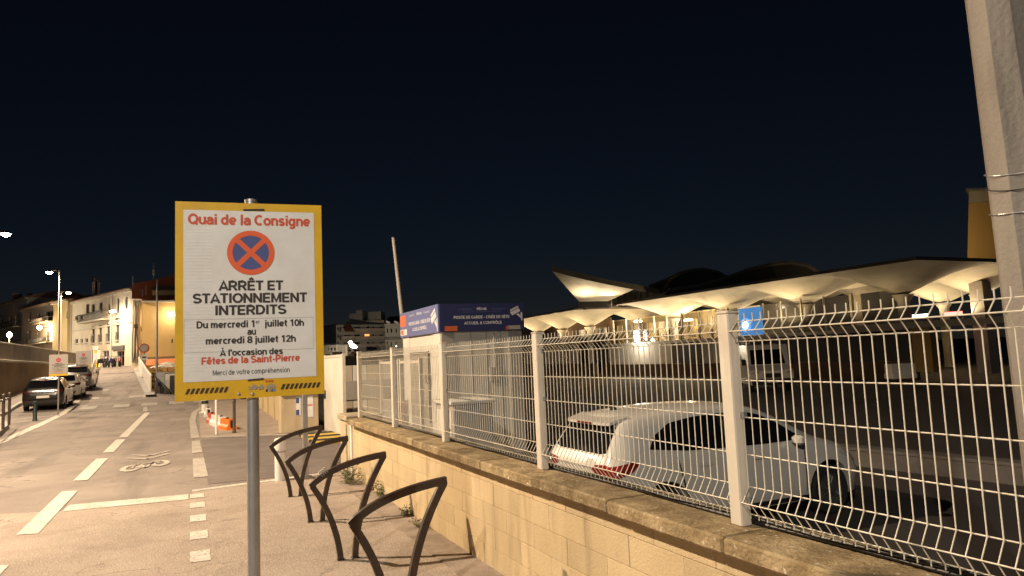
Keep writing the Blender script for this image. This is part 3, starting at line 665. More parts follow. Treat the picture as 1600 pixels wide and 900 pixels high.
        side_panel('door_gap', [(-1.02, .62), (-.92, .32), (-.905, .32), (-1.0, .64), (-1.07, .96), (-1.085, .96)], s, 'car_trim', .002, 8, 8)
        for x0 in (-.80, .02):
            hb_ = side_panel('door_handle', [(x0, .835), (x0+.03, .855), (x0+.19, .855), (x0+.2, .835), (x0+.17, .82), (x0+.03, .82)], s, paint, .022, 8, 2)
        side_panel('tail_light', [(-1.955, .80), (-1.94, .90), (-1.66, .955), (-1.60, .93), (-1.70, .845), (-1.9, .775)], s, tail, .007)
        side_panel('headlight', [(1.50, .76), (1.60, .815), (1.86, .72), (1.95, .62), (1.86, .61)], s, 'tail_clear', .006)
        end_panel('tail_light', [(s*.40, .84), (s*.44, .90), (s*.66, .92), (s*.765, .88), (s*.765, .77), (s*.6, .775)], -1, tail, .007)
        end_panel('reflector', [(s*.45, .40), (s*.45, .44), (s*.66, .46), (s*.66, .41)], -1, tail, .007, 6, 2)
        mm = MB(); mm.cbox((.72*sx, s*(.935*sy), 1.0*sz), (.11, .17, .12), .03); mm.bar((.74*sx, s*.84*sy, .97*sz), (.72*sx, s*.93*sy, .98*sz), .05, .04); mm.build('door_mirror', paint, t, True, True)
        for x in wx:
            w = MB(); yc = s*(.765*sy)
            w.lathe([(.19, -.09), (.29, -.095), (wr_-.004, -.075), (wr_, 0), (wr_-.004, .075), (.29, .095), (.205, .088), (.2, .04)], (x, yc, wr_), 28, (0, s, 0)); wo = w.build('tyre', 'tyre', t, True, True)
            w = MB(); w.lathe([(.206, .02), (.206, .082), (.192, .086), (.186, .05)], (x, yc, wr_), 24, (0, s, 0))
            for k in range(7):
                a = 2*math.pi*k/7+.2; ca, sa = math.cos(a), math.sin(a)
                w.bar((x+ca*.03, yc+s*.074, wr_+sa*.03), (x+ca*.195, yc+s*.066, wr_+sa*.195), .034, .02, (0, 1, 0))
            w.lathe([(.05, .05), (.05, .086), (.03, .092)], (x, yc, wr_), 12, (0, s, 0)); w.build('rim', rim, wo, True, True)
    end_panel('rear_window', [(-.60, 1.045), (-.585, 1.12), (-.535, 1.32), (-.45, 1.345), (.45, 1.345), (.535, 1.32), (.585, 1.12), (.60, 1.045), (.5, 1.02), (-.5, 1.02)], -1, 'car_glass', .008, 20, 8)
    end_panel('windscreen', [(-.66, .99), (-.56, 1.37), (.56, 1.37), (.66, .99)], 1, 'car_glass', .006, 16, 8)
    end_panel('number_plate', [(-.26, .56), (-.26, .67), (.26, .67), (.26, .56)], -1, 'plate', .010, 4, 2)
    end_panel('rear_bumper', [(-.62, .30), (-.62, .40), (.62, .40), (.62, .30)], -1, 'car_trim', .010, 10, 2)
    end_panel('tailgate_trim', [(-.42, .86), (-.42, .885), (.42, .885), (.42, .86)], -1, 'chrome' if dark_lower else paint, .014, 8, 1)
    sp = MB(); sp.prism([(-1.52*sx, -.54*sy, 1.398*sz), (-1.76*sx, -.50*sy, 1.335*sz), (-1.80*sx, -.40*sy, 1.335*sz), (-1.80*sx, .40*sy, 1.335*sz), (-1.76*sx, .50*sy, 1.335*sz), (-1.52*sx, .54*sy, 1.398*sz)], (0, 0, .034)); sp.build('roof_spoiler', paint, t, True, True)
    bl = MB(); bl.cbox((-1.795*sx, 0, 1.352*sz), (.03, .34, .022), .004); bl.build('brake_light', 'tail_red', t, False, True)
    an = MB(); an.prism([(-1.28*sx, -.02, 1.462*sz), (-1.40*sx, -.012, 1.50*sz+.025), (-1.42*sx, 0, 1.50*sz+.025), (-1.40*sx, 0.0, 1.452*sz)], (0, .035, 0)); an.build('aerial', 'car_trim', t, False, True)
    return t
car('white hatchback parked in the dark yard behind the mesh fence', (6.22, 7.72, -.45), 0, 'car_white')
# three cars parked by the brown retaining wall
g2 = 'cars parked by the retaining wall'
car('dark grey sport utility car nearest in the row by the retaining wall', (-6.75, 44.6, .04), R(91), 'car_dark', 1.08, 1.05, 1.10, group=g2, dark_lower=True, tail='tail_dark')
car('pale car parked between two darker cars by the retaining wall', (-6.75, 50.4, road_z(50.4)), R(92), 'car_silver', 1.02, 1.0, 1.02, group=g2, tail='tail_dark')
car('farthest grey car in the row by the retaining wall', (-6.85, 56.4, road_z(56.4)), R(92), 'car_grey', 1.06, 1.04, 1.12, group=g2, tail='tail_dark')

# ================================================================== CONCRETE POLE on the right
pA_, pB_ = atd(1629, 560, 4.40), atd(1553, 3, 4.60)          # the pole leans slightly towards the street
def pole_c(z): return pA_ + (pB_-pA_)*((z-pA_.z)/(pB_.z-pA_.z))
cp = thing('concrete_pole', 'thick tapering concrete pole behind the fence at the right edge', 'pole', pole_c(-.45))
def pole_r(z): return .198-.0085*(z+.45)
def octo(z): return [pole_c(z)+Vector((math.cos(2*math.pi*(k+.30)/8)*pole_r(z), math.sin(2*math.pi*(k+.30)/8)*pole_r(z), 0)) for k in range(8)]
b = MB(); rings = [octo(z) for z in (-.5, 1, 3, 5, 7, 9.5)]
for i in range(5):
    for k in range(8): j = (k+1) % 8; b.add([rings[i][k], rings[i][j], rings[i+1][j], rings[i+1][k]], [(0, 1, 2, 3)])
b.add(rings[-1], [tuple(range(8))]); b.build('shaft', 'concrete_pole', cp)
for z, tl, m_ in ((2.78, .05, 'galvanised'), (2.52, .03, 'galvanised'), (2.69, .06, 'iron')):
    pts = [pole_c(z)+Vector((math.cos(a)*(pole_r(z)+.003), math.sin(a)*(pole_r(z)+.003), tl*math.sin(a+1))) for a in [2*math.pi*k/24 for k in range(25)]]
    b = MB(); b.tube(pts, .0035, 5, False); b.build('wire_band', m_, cp)

# ================================================================== GUARD HUT
HX, HY, HW, HD = 5.05, 15.0, 2.02, 3.15
hut = thing('guard_hut', 'small white guard hut with blue signboards round its roof', 'hut', (HX+HW/2, HY+HD/2, -.45))
b = MB(); b.cbox((HX+HW/2, HY+HD/2, .98), (HW-.06, HD-.06, 2.86), .02); b.build('wall', 'white_panel', hut)
for x, w in ((HX+.17, .30), (HX+HW-.20, .34)):
    b = MB(); b.cbox((x, HY+.024, .98), (w, .03, 2.84), .006); b.build('corner_panel', 'grey_panel', hut)
for x in (.72, 1.10, 1.45): b = MB(); b.box((HX+x, HY+.026, .98), (.018, .012, 2.82)); b.build('panel_seam', 'grey_panel', hut)
b = MB(); b.cbox((HX+1.28, HY+.02, 1.35), (.26, .04, .34), .01); b.build('wall_box', 'grey_panel', hut)
b = MB(); b.tube([(HX+1.28, HY+.01, 1.5), (HX+1.28, HY+.01, 2.3)], .015, 6); b.build('conduit', 'grey_panel', hut)
b = MB(); b.cbox((HX+.022, HY+.32, .98), (.03, .50, 2.84), .006); b.build('corner_panel', 'white_panel', hut)
b = MB(); b.cbox((HX+.022, HY+HD-.35, .98), (.03, .55, 2.84), .006); b.build('corner_panel', 'white_panel', hut)
b = MB(); b.cbox((HX+.014, HY+1.65, .75), (.03, 1.55, 2.3), .006); door = b.build('door', 'grey_panel', hut)
b = MB()
for i in range(17): b.bar((HX-.02, HY+.93+i*.09, .35), (HX-.02, HY+.93+i*.09, 1.88), .008)
for i in range(18): b.bar((HX-.024, HY+.90, .38+i*.088), (HX-.024, HY+2.4, .38+i*.088), .008)
b.build('grille', 'wire_white', door)
b = MB(); b.bar((HX-.01, HY+1.0, 1.92), (HX-.01, HY+2.35, 1.92), .05, .03); b.bar((HX-.01, HY+.88, .3), (HX-.01, HY+.88, 1.95), .03, .03); b.build('door_frame', 'iron', door)
b = MB(); b.tube([(HX-.04, HY+.82, 1.2), (HX-.10, HY+.82, 1.22), (HX-.10, HY+.82, 1.40), (HX-.05, HY+.82, 1.42)], .014, 6); b.build('door_handle', 'iron', door)
BZ0, BZ1 = 2.34, 2.965
b = MB(); b.box((HX+HW/2, HY-.02, (BZ0+BZ1)/2), (HW+.04, .03, BZ1-BZ0)); bf = b.build('front_signboard', 'banner_blue_shaded', hut); bf['label'] = 'blue signboard with shade in its colour and white lettering on the hut front'
b = MB(); b.box((HX-.025, HY+HD/2+.0, (BZ0+BZ1)/2), (.03, HD-.005, BZ1-BZ0)); bsd = b.build('side_signboard', 'banner_blue_lit', hut); bsd['label'] = 'blue signboard with light in its colour on the hut side'
b = MB(); b.box((HX+HW/2, HY+HD/2, 2.42), (HW-.02, HD-.02, .06)); b.build('roof', 'white_panel', hut)
fx, fz = HX+HW/2, BZ0
def ft(body, u, v, size, m_='banner_text', width=None, bold=.008): text(body, size, m_, bf, (fx+u, HY-.037, fz+v), (1, 0, 0), (0, 0, 1), bold=bold, width=width)
ft('PÊCHE', -.02, .475, .075, width=.24, bold=.015); ft('COMMERCE', -.42, .475, .06, 'banner_text_dim', .34, 0); ft('PLAISANCE', .40, .475, .06, 'banner_text_dim', .32, 0)
ft('POSTE DE GARDE - CRIÉE DE SÈTE', -.02, .285, .09, width=1.36, bold=.014); ft('ACCUEIL & CONTRÔLE', -.0, .155, .09, width=.92, bold=.014)
def fbox(u0, v0, u1, v1, m_, nm, dy=.0015):
    b = MB(); b.add([(fx+u0, HY-.036-dy, fz+v0), (fx+u1, HY-.036-dy, fz+v0), (fx+u1, HY-.036-dy, fz+v1), (fx+u0, HY-.036-dy, fz+v1)], [(0, 1, 2, 3)]); b.build(nm, m_, bf)
fbox(-.92, .015, -.62, .125, 'banner_orange', 'orange_patch'); fbox(.60, .02, .93, .11, 'grey_panel', 'logo_strip'); fbox(.56, .02, .63, .09, 'banner_orange', 'orange_patch', .003)
fbox(-.5, .435, .45, .441, 'banner_text_dim', 'rule')
def camlogo(o, xd, yd, sc, par, nd):
    def q(u, v): return Vector(o)+Vector(xd)*u*sc+Vector(yd)*v*sc+Vector(nd)*.002
    b = MB(); b.add([q(-.16, .0), (q(.10, .10)), q(.14, .02), q(-.10, -.09)], [(0, 1, 2, 3)]); b.add([q(-.14, .02), q(.1, .12), q(.07, .16), q(-.15, .06)], [(0, 1, 2, 3)])
    b.add([q(.02, -.06), q(.08, -.03), q(.16, -.12), q(.14, -.16)], [(0, 1, 2, 3)]); b.add([q(.14, -.02), q(.19, 0), q(.19, -.22), q(.15, -.22)], [(0, 1, 2, 3)]); b.build('camera_symbol', 'banner_text', par)
camlogo((fx+.82, HY-.037, fz+.42), (1, 0, 0), (0, 0, 1), .9, bf, (0, -1, 0))
sxx = HX-.0405
def stx(body, u, v, size, m_='banner_text', width=None, bold=.012): text(body, size, m_, bsd, (sxx, HY+HD/2-u, fz+v), (0, -1, 0), (0, 0, 1), bold=bold, width=width)
stx('PÊCHE', .15, .49, .07, width=.40); stx('COMMERCE', -.5, .49, .06, 'board_white', .5, 0); stx('PLAISANCE', .75, .49, .06, 'board_white', .45, 0)
stx('POSTE DE GARDE - CRIÉE DE SÈTE', .12, .27, .11, width=1.75); stx('ACCUEIL & CONTRÔLE', .12, .12, .11, width=1.15)
def sbox(u0, v0, u1, v1, m_, nm, dx=.001):
    b = MB(); b.add([(sxx-dx, HY+HD/2-u0, fz+v0), (sxx-dx, HY+HD/2-u1, fz+v0), (sxx-dx, HY+HD/2-u1, fz+v1), (sxx-dx, HY+HD/2-u0, fz+v1)], [(0, 1, 2, 3)]); b.build(nm, m_, bsd)
sbox(-1.55, .27, -1.02, .56, 'banner_orange', 'orange_patch'); sbox(-1.55, .05, -.95, .20, 'board_white', 'logo_strip'); sbox(-1.5, .07, -1.25, .18, 'banner_orange', 'orange_patch', .002)
camlogo((sxx-.001, HY+.32, fz+.33), (0, -1, 0), (0, 0, 1), 1.4, bsd, (-1, 0, 0))
# grey cabinet in front of the hut
cab = thing('cabinet', 'grey metal cabinet standing before the guard hut door', 'cabinet', (4.85, 13.1, -.45))
b = MB(); b.cbox((4.85, 13.15, .22), (.80, 1.0, 1.34), .02); b.build('body', 'grey_panel', cab)
b = MB(); b.cbox((4.85, 13.15, .92), (.92, 1.12, .07), .015); b.build('lid', 'white_panel', cab)
b = MB(); b.cbox((4.44, 13.15, .22), (.025, .86, 1.1), .006); b.build('door', 'white_panel', cab)
b = MB(); b.cbox((4.42, 12.85, .3), (.02, .03, .12), .004); b.build('handle', 'iron', cab)
# raised barrier boom
bm_ = thing('barrier_boom', 'raised pale barrier boom standing up behind the guard hut', 'barrier', (4.75, 18.75, -.45))
p0 = ony(629, 500, 18.75); p1 = ony(614.5, 371, 18.75); dirn = (p0-p1); base = p0+dirn*.75
b = MB(); b.tube([base, p0, p1], [.062, .058, .045], 10); b.build('boom', 'grey_panel', bm_, True)
b = MB(); b.cbox((base.x+.05, 18.75, .1), (.35, .35, 1.1), .02); b.build('drive_box', 'barrier_orange', bm_)
b = MB(); b.lathe([(.05, 0), (.05, .02)], p1-Vector((0, 0, .005)), 10); b.build('end_cap', 'tyre', bm_)

# ================================================================== YARD ENTRANCE: gates, pillar with letter boxes, bollards
gt_ = thing('white_gate', 'tall plain white gate leaf standing open at the yard entrance', 'gate', (3.3, 18.2, 0))
gz0, gz1 = .03, 1.93
a0, a1 = Vector((3.27, 19.4, 0)), Vector((3.32, 17.1, 0)); dv = (a1-a0).normalized()
n_ = 9
for i in range(n_):
    pa = a0+(a1-a0)*(i+.03)/n_; pb = a0+(a1-a0)*(i+.97)/n_
    b = MB(); b.bar(pa+Vector((0, 0, (gz0+gz1)/2)), pb+Vector((0, 0, (gz0+gz1)/2)), .03, gz1-gz0-.06); b.build('gate_board', 'white_panel', gt_)
b = MB(); b.bar(a0+Vector((0, 0, gz1)), a1+Vector((0, 0, gz1)), .06, .06); b.bar(a0+Vector((0, 0, gz0)), a1+Vector((0, 0, gz0)), .06, .06); b.build('rail', 'fence_white', gt_)
for p in (a0, a1):
    b = MB(); b.bar(p+Vector((0, 0, 0)), p+Vector((0, 0, gz1+.05)), .07, .07); b.build('gate_post', 'fence_white', gt_)
b = MB(); b.cbox(a0+dv*.12+Vector((-.04, 0, .95)), (.05, .08, .22), .005); b.build('lock', 'iron', gt_)
# framed mesh gate behind the far fence panels
fg = thing('framed_gate', 'white framed mesh gate behind the far fence panels', 'gate', (3.9, 13.5, -.45))
for (ya, yb) in ((12.3, 13.6), (13.75, 15.2)):
    b = MB()
    for y in (ya, yb): b.bar((3.75, y, -.4), (3.75, y, 1.78), .06)
    for z in (-.3, .5, 1.72): b.bar((3.75, ya, z), (3.75, yb, z), .05)
    b.build('leaf_frame', 'fence_white', fg)
# back fence of boards, far side of the entrance
bfn = thing('board_fence', 'row of pale upright board panels closing the yard behind the framed gate', 'fence', (5.0, 21, -.45))
for i in range(9):
    b = MB(); x = 3.7+i*.42; b.cbox((x, 21.0, .62), (.40, .04, 2.1), .006); b.build('board', 'wall_cream' if i % 2 else 'white_panel', bfn)
b = MB(); b.cbox((4.9, 20.96, .95), (2.2, .03, .55), .005); b.build('crosspiece', 'grey_panel', bfn)
# pillar with grille, posters
pil = thing('entrance_pillar', 'rendered entrance pillar with posted notices and a vent grille on top', 'pillar', (2.62, 19.6, 0))
b = MB(); b.cbox((2.62, 19.75, .50), (.95, .60, 1.0), .012); b.build('pillar_body', 'block_old', pil)
b = MB(); b.cbox((2.64, 19.72, 1.035), (1.08, .74, .08), .012); b.build('pillar_cap', 'coping_pale', pil)
b = MB(); b.cbox((2.74, 19.75, 1.32), (.80, .5, .48), .012); vb = b.build('vent_box', 'white_panel', pil)
for i in range(8):
    for j in range(4):
        b = MB(); b.box((2.44+i*.075, 19.496, 1.14+j*.075), (.045, .012, .045)); b.build('vent_slot', 'dark_panel', vb)
for x, w, z0_, z1_, m_ in ((2.58, .12, .44, .92, 'board_white'), (2.83, .26, .38, .93, 'board_white')):
    b = MB(); b.box((x, 19.443, (z0_+z1_)/2), (w, .006, z1_-z0_)); ps = b.build('poster', m_, pil)
    if w < .2:
        for zz in (.52, .83): b = MB(); b.box((x-.02, 19.438, zz), (.08, .004, .14)); b.build('poster_print', 'print_blue', ps)
    else: b = MB(); b.box((x+.05, 19.438, .69), (.12, .004, .03)); b.build('poster_print', 'print_red', ps)
# wall continuing beyond the pillar
fw = thing('far_wall', 'cream rendered boundary wall running on beyond the entrance pillar', 'wall', (2.8, 31, 0))
yy = 20.1
while yy < 41.5:
    y1 = yy+2.6; b = MB(); xa = 2.62+(yy-20)*.018; b.bar((xa, yy, .52), (2.62+(y1-20)*.018, y1, .52), .25, 1.06); b.build('wall_bay', 'wall_ochre', fw)
    b = MB(); b.cbox((xa-.06, yy, .56), (.24, .22, 1.16), .01); b.build('buttress', 'block_old', fw); yy = y1
b = MB(); b.tube([(2.52, 20.1, 1.35), (2.5, 21.4, 1.02), (2.45, 24, 1.1), (2.45, 30, 1.15), (2.5, 41, 1.2)], .02, 6); b.build('wall_cable', 'iron', fw)
# yellow and black ramp plates at the gate
rp_ = thing('speed_ramp', 'yellow and black striped ramp plates on the ground at the gate', 'ramp', (2.9, 17.2, 0))
for i in range(6):
    b = MB(); y = 16.2+i*.42; b.prism([(2.45, y-.2, .008), (3.3, y-.2, .008), (3.3, y+.2, .008), (2.45, y+.2, .008)], (0, 0, .05)); b.build('plate', 'yellow_paint' if i % 2 == 0 else 'tyre', rp_)
# steel post without a sign and the stubby bollard next to the racks
sp_ = thing('square_post', 'bare grey square steel post at the pavement end behind the racks', 'post', (1.63, 11.55, 0))
b = MB(); b.cbox((1.63, 11.55, .66), (.075, .075, 1.32), .006); b.build('post', 'galvanised', sp_)
b = MB(); b.cbox((1.63, 11.55, .02), (.2, .2, .03), .006); b.build('base_plate', 'galvanised', sp_)
b = MB(); b.cbox((1.63, 11.55, 1.325), (.08, .08, .012), .003); b.build('cap', 'galvanised', sp_)
def bollard(label, p, h, r0, m_, head=True, group=None):
    t = thing('bollard', label, 'bollard', p, 0, group)
    b = MB(); b.lathe([(r0*1.25, 0), (r0*1.25, .04), (r0, .07), (r0*.92, h*.8)] + ([(r0*1.12, h*.81), (r0*1.12, h*.86), (r0*.8, h*.875)] if head else []), p, 14); b.build('shaft', m_, t, True)
    b = MB(); b.lathe([(r0*.7, h*.87), (r0*1.05, h*.91), (r0*1.05, h*.95), (r0*.6, h*.99), (.004, h)] if head else [(r0*.92, h*.8), (r0*.85, h*.97), (r0*.4, h)], p, 14); b.build('head', m_, t, True); return t
wb = thing('bollard', 'stubby white bollard at the kerb end behind the farthest bike rack', 'bollard', (1.26, 11.62, 0))
b = MB(); b.lathe([(.08, 0), (.08, .40), (.075, .45), (.092, .46), (.092, .60), (.07, .64), (.02, .65)], (1.26, 11.62, .0), 16); b.build('shaft', 'barrier_white', wb, True)
b = MB(); b.lathe([(.082, .43), (.082, .448)], (1.26, 11.62, 0), 16); b.build('band', 'grey_panel', wb, True)
p = ong(338, 680); t = thing('marker_post', 'thin white marker post in front of the red and white barriers', 'post', p)
b = MB(); b.lathe([(.032, 0), (.032, 1.25), (.01, 1.27)], p, 12); b.build('shaft', 'barrier_white', t, True)
b = MB(); b.lathe([(.06, .0), (.06, .02)], p, 12); b.build('base_plate', 'galvanised', t, True)
bollard('slim brown bollard beside the red and white barriers', ong(366, 677), 1.0, .042, 'bollard_brown')
# water filled traffic barriers
def barrier_unit(label, p, rz, m_):
    t = thing('traffic_barrier', label, 'traffic barrier', p, rz, 'water filled traffic barriers in a row')
    prof = [(-.15, 0), (.15, 0), (.14, .09), (.09, .15), (.075, .30), (-.075, .30), (-.09, .15), (-.14, .09)]
    b = MB(); b.prism([(x, -.46, z) for x, z in prof], (0, .92, 0)); b.build('shell', m_, t, False, True)
    b = MB(); b.lathe([(.04, .29), (.04, .33), (.02, .335)], (0, 0, 0), 10); b.build('filler_cap', 'tyre', t, False, True)
    for s in (-1, 1): b = MB(); b.cbox((0, s*.47, .17), (.08, .05, .2), .01); b.build('joint', 'tyre', t, False, True)
bl_ = [((.98, 22.3, .006), 12, 'barrier_orange', 'orange traffic barrier nearest in the row'), ((.86, 23.35, .006), 10, 'barrier_white', 'white traffic barrier next to the orange one'), ((.74, 24.4, .006), 6, 'barrier_white', 'second white traffic barrier, before the red one'), ((.66, 25.5, .006), 4, 'barrier_red', 'red traffic barrier in the row of barriers'), ((.62, 29, .006), 0, 'barrier_white', 'white traffic barrier beyond the red one')]
for p, a, m_, l in bl_: barrier_unit(l, p, R(a), m_)
t = thing('guide_cylinder', 'pale striped guide cylinder beyond the traffic barriers', 'post', (.55, 31.5, .006))
b = MB(); b.lathe([(.22, 0), (.22, .03), (.13, .05), (.12, 1.05), (.05, 1.1)], (.55, 31.5, .006), 14); b.build('shaft', 'barrier_white', t, True)
for z in (.35, .65): b = MB(); b.lathe([(.131, z), (.131, z+.13)], (.55, 31.5, .006), 14); b.build('band', 'bollard_green', t, True)
# weeds in the wall foot
def weed(label, c, n, h, sp, m_='leaf'):
    t = thing('weed', label, 'plant', c, 0, 'weeds at the foot of the block wall'); b = MB(); c = Vector(c)
    for i in range(n):
        a = random.uniform(0, 2*math.pi); l = h*random.uniform(.35, 1); lean = random.uniform(.1, .75)*sp; st = c+Vector((random.uniform(-.4, .4)*sp*.5, random.uniform(-.6, .6)*sp, 0))
        d = Vector((math.cos(a)*lean, math.sin(a)*lean, l)); 
        for k in range(5):
            q = st+d*((k+1)/5); s_ = random.uniform(.012, .03); a2 = random.uniform(0, 6.28); tx = Vector((math.cos(a2), math.sin(a2), random.uniform(-.2, .6))).normalized(); ty = tx.cross(Vector((random.uniform(-1, 1), random.uniform(-1, 1), 1))).normalized()
            b.add([q, q+tx*s_+ty*s_*.35, q+tx*s_*2.2, q+tx*s_-ty*s_*.35], [(0, 1, 2, 3)])
    f = b.build('foliage', m_, t); f['kind'] = 'stuff'
    b = MB()
    for i in range(max(4, n//8)): a = random.uniform(0, 6.28); b.tube([c, c+Vector((math.cos(a)*sp*.4, math.sin(a)*sp*.6, h*.7))], .002, 4)
    b.build('stem', 'leaf_dry', t)
weed('largest bushy weed growing at the foot of the wall end', (2.10, 10.55, .01), 110, .32, .26)
weed('small upright weed against the wall just nearer than the bushy one', (2.24, 9.3, .01), 34, .22, .14)
weed('low weed tuft at the wall foot behind the second rack', (2.22, 8.02, .01), 20, .10, .12)
weed('tiny weed tuft in the gutter beside the nearest racks', (2.18, 7.35, .01), 16, .09, .12, 'leaf_dry')
# ================================================================== STREET LAMPS along the upper quay on the left
LAMP_COL = (1.0, .765, .52)
def street_lamp(label, base, head, power, radius=.10, col=LAMP_COL):
    base = Vector(base); head = Vector(head); top = Vector((base.x, base.y, head.z+.18))
    t = thing('street_lamp', label, 'street lamp', base, 0, 'street lamps along the quay')
    b = MB(); b.lathe([(.12, 0), (.12, .5), (.085, .55), (.055, (top-base).length)], base, 12); pl_ = b.build('pole', 'lamp_post', t, True)
    d = (head-top); d.z = 0; dl = d.length; d.normalize()
    b = MB(); b.tube([top-Vector((0, 0, .3)), top+d*dl*.3, Vector((head.x, head.y, top.z-.02))-d*.25], .035, 8); b.build('arm', 'lamp_post', t, True)
    b = MB(); ang = math.atan2(d.y, d.x)
    b.lathe([(.10, .02), (.30, .03), (.30, .07), (.22, .16), (.08, .2)], head, 18); b.build('lamp_head', 'lamp_body', t, True)
    b = MB(); b.lathe([(.07, -.15), (.17, -.10), (.235, -.02), (.245, .02), (.10, .025)], head, 18); b.build('lamp_glass', 'lamp_glow', t, True)
    lamp('SPOT', 'lamp_light', head-Vector((0, 0, .22)), power, col, radius, t, head-Vector((0, 0, 5)), 168, .35)
    return t
h1 = ony(9, 366, 50); street_lamp('nearest lit street lamp, at the left edge of the photo', (h1.x-1.4, 50, 2.7), h1, 2400)
h2 = ony(77, 425.5, 70); q2 = ony(93, 440, 70); street_lamp('lit street lamp with its arm to the left over the quay', (q2.x, 70, 2.7), h2, 4000)
h3 = ony(107, 457.5, 85); q3 = ony(95, 470, 85); street_lamp('farther lit street lamp with its arm to the right', (q3.x, 85, 2.42), h3, 2400)
street_lamp('lit street lamp out on the left pavement opposite the bike racks', (-8.7, 12.8, .14), (-7.4, 12.8, 9.9), 5600)
street_lamp('lit street lamp on the left pavement behind the viewpoint', (-8.7, -7.5, .14), (-7.4, -7.5, 9.9), 2900, col=(1, .91, .78))
street_lamp('lit street lamp on the left pavement before the retaining wall', (-9.2, 31.5, .14), (-7.9, 31.5, 9.9), 2600)

# ================================================================== RETAINING WALL on the left with quay deck
rw = thing('retaining_wall', 'long brown retaining wall with grey parapet behind the parked cars', 'wall', (-10.1, 50, 0))
b = MB(); b.box((-10.3, 49, 1.2), (.6, 70, 3.0)); b.build('wall_face', 'retaining_brown', rw)
b = MB(); b.cbox((-10.12, 49, 2.72), (.75, 70.2, .14), .02); b.build('ledge', 'ledge', rw)
for i in range(14):
    b = MB(); b.box((-10.2, 14+i*5+2.5, 3.28), (.18, 4.96, 1.0)); b.build('parapet_panel', 'parapet_grey', rw)
b = MB(); b.cbox((-10.2, 49, 3.82), (.26, 70.1, .08), .015); b.build('parapet_cap', 'ledge', rw)
dk = MB(); dk.add([(-60, 10, 2.69), (-10.4, 10, 2.69), (-10.4, 84, 2.69), (-9.0, 84.5, 2.42), (-4, 84.5, 2.41), (6, 84.5, 2.41), (6, 130, 2.41), (-60, 130, 2.69)], [(0, 1, 2, 7), (2, 3, 4, 5, 6, 7)])
struct('quay_deck', dk, 'asphalt')
gl = MB(); b = MB(); b.cbox((-9.93, 67.5, 2.45), (.05, .9, .35), .02); o = b.build('signal_lamp', 'neon_red'); tag(o, 'small red light on the retaining wall above the parked cars', 'light')
# railing on the left pavement
rl = thing('pavement_railing', 'brown two post railing on the left pavement', 'railing', ong(5, 672, .14))
pa, pb = ong(4.5, 671, .14), ong(14, 664, .14)
for p in (pa, pb):
    b = MB(); b.lathe([(.045, 0), (.045, 1.0), (.06, 1.02), (.06, 1.08), (.02, 1.11)], p, 10); b.build('post', 'bollard_brown', rl, True)
ext = pa+(pa-pb)*1.6
b = MB(); b.bar(ext+Vector((0, 0, .92)), pb+Vector((0, 0, .92)), .05); b.build('rail', 'bollard_brown', rl)
b = MB(); b.lathe([(.045, 0), (.045, 1.0), (.06, 1.02), (.06, 1.08), (.02, 1.11)], ext, 10); b.build('post', 'bollard_brown', rl, True)
bollard('dark green bollard standing in the bay behind the nearest parked car', ong(54.5, 657.5), .78, .075, 'bollard_green')
# two more notices up the street
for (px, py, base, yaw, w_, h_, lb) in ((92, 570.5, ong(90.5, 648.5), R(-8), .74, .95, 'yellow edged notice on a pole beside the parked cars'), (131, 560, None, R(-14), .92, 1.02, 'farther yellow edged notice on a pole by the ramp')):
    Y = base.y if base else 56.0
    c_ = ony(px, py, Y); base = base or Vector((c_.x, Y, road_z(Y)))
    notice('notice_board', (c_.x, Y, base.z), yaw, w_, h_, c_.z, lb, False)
# rails and parapets of the ramp
rr_ = thing('ramp_railing', 'low pale guard rail on the left side of the ramp', 'railing', (-7.2, 66, 1.2))
for k in range(6):
    y = 61+k*3.6; b = MB(); x = -6.7-.09*(y-61); b.cbox((x, y, road_z(y)+.45), (.12, .12, .95), .01); b.build('post', 'ledge', rr_)
for dz in (.5, .88):
    b = MB(); b.tube([(-6.7-.09*(y-61), y, road_z(y)+dz) for y in (61, 66, 70, 74, 79)], .05, 6); b.build('rail', 'ledge', rr_)
rp2 = thing('ramp_parapet', 'white slatted parapet along the right side of the ramp', 'parapet', (-3.6, 66, .8))
for k in range(34):
    y = 50.5+k*.9; b = MB(); b.cbox((-2.25-(y-50.5)*.088, y, road_z(y)+.55), (.06, .62, 1.15), .006, R(5)); b.build('slat', 'barrier_white', rp2)
b = MB(); b.tube([(-2.25-(y-50.5)*.088, y, road_z(y)+1.16) for y in range(50, 82, 4)], .06, 6); b.build('rail', 'barrier_white', rp2)
b = MB(); b.grid([[(-2.62-(y-50.5)*.09, y, road_z(y)), (-2.62-(y-50.5)*.09, y, road_z(y)+.14), (-2.1-(y-50.5)*.085, y, road_z(y)+.14)] for y in list(range(48, 85, 4))]); b.build('kerb', 'kerb_stone', rp2)
# landing and steps railing beside the ramp foot
lg = MB(); lg.add([(-2.1, 46.5, .012), (6, 46.5, .012), (6, 72, .012), (-4.2, 72, .012)], [(0, 1, 2, 3)]); struct('terrace', lg, 'asphalt_pale')
sr = thing('stair_railing', 'black iron stair railing at the foot of the ramp', 'railing', (-2.4, 52, 0))
ra, rb = ony(241, 587, 54), ony(272, 616, 50)
b = MB(); b.bar(ra, rb, .05); b.build('handrail', 'iron', sr)
for k in range(8):
    p = ra+(rb-ra)*(k/7); b = MB(); b.bar(p, (p.x, p.y, .02), .03); b.build('baluster', 'iron', sr)
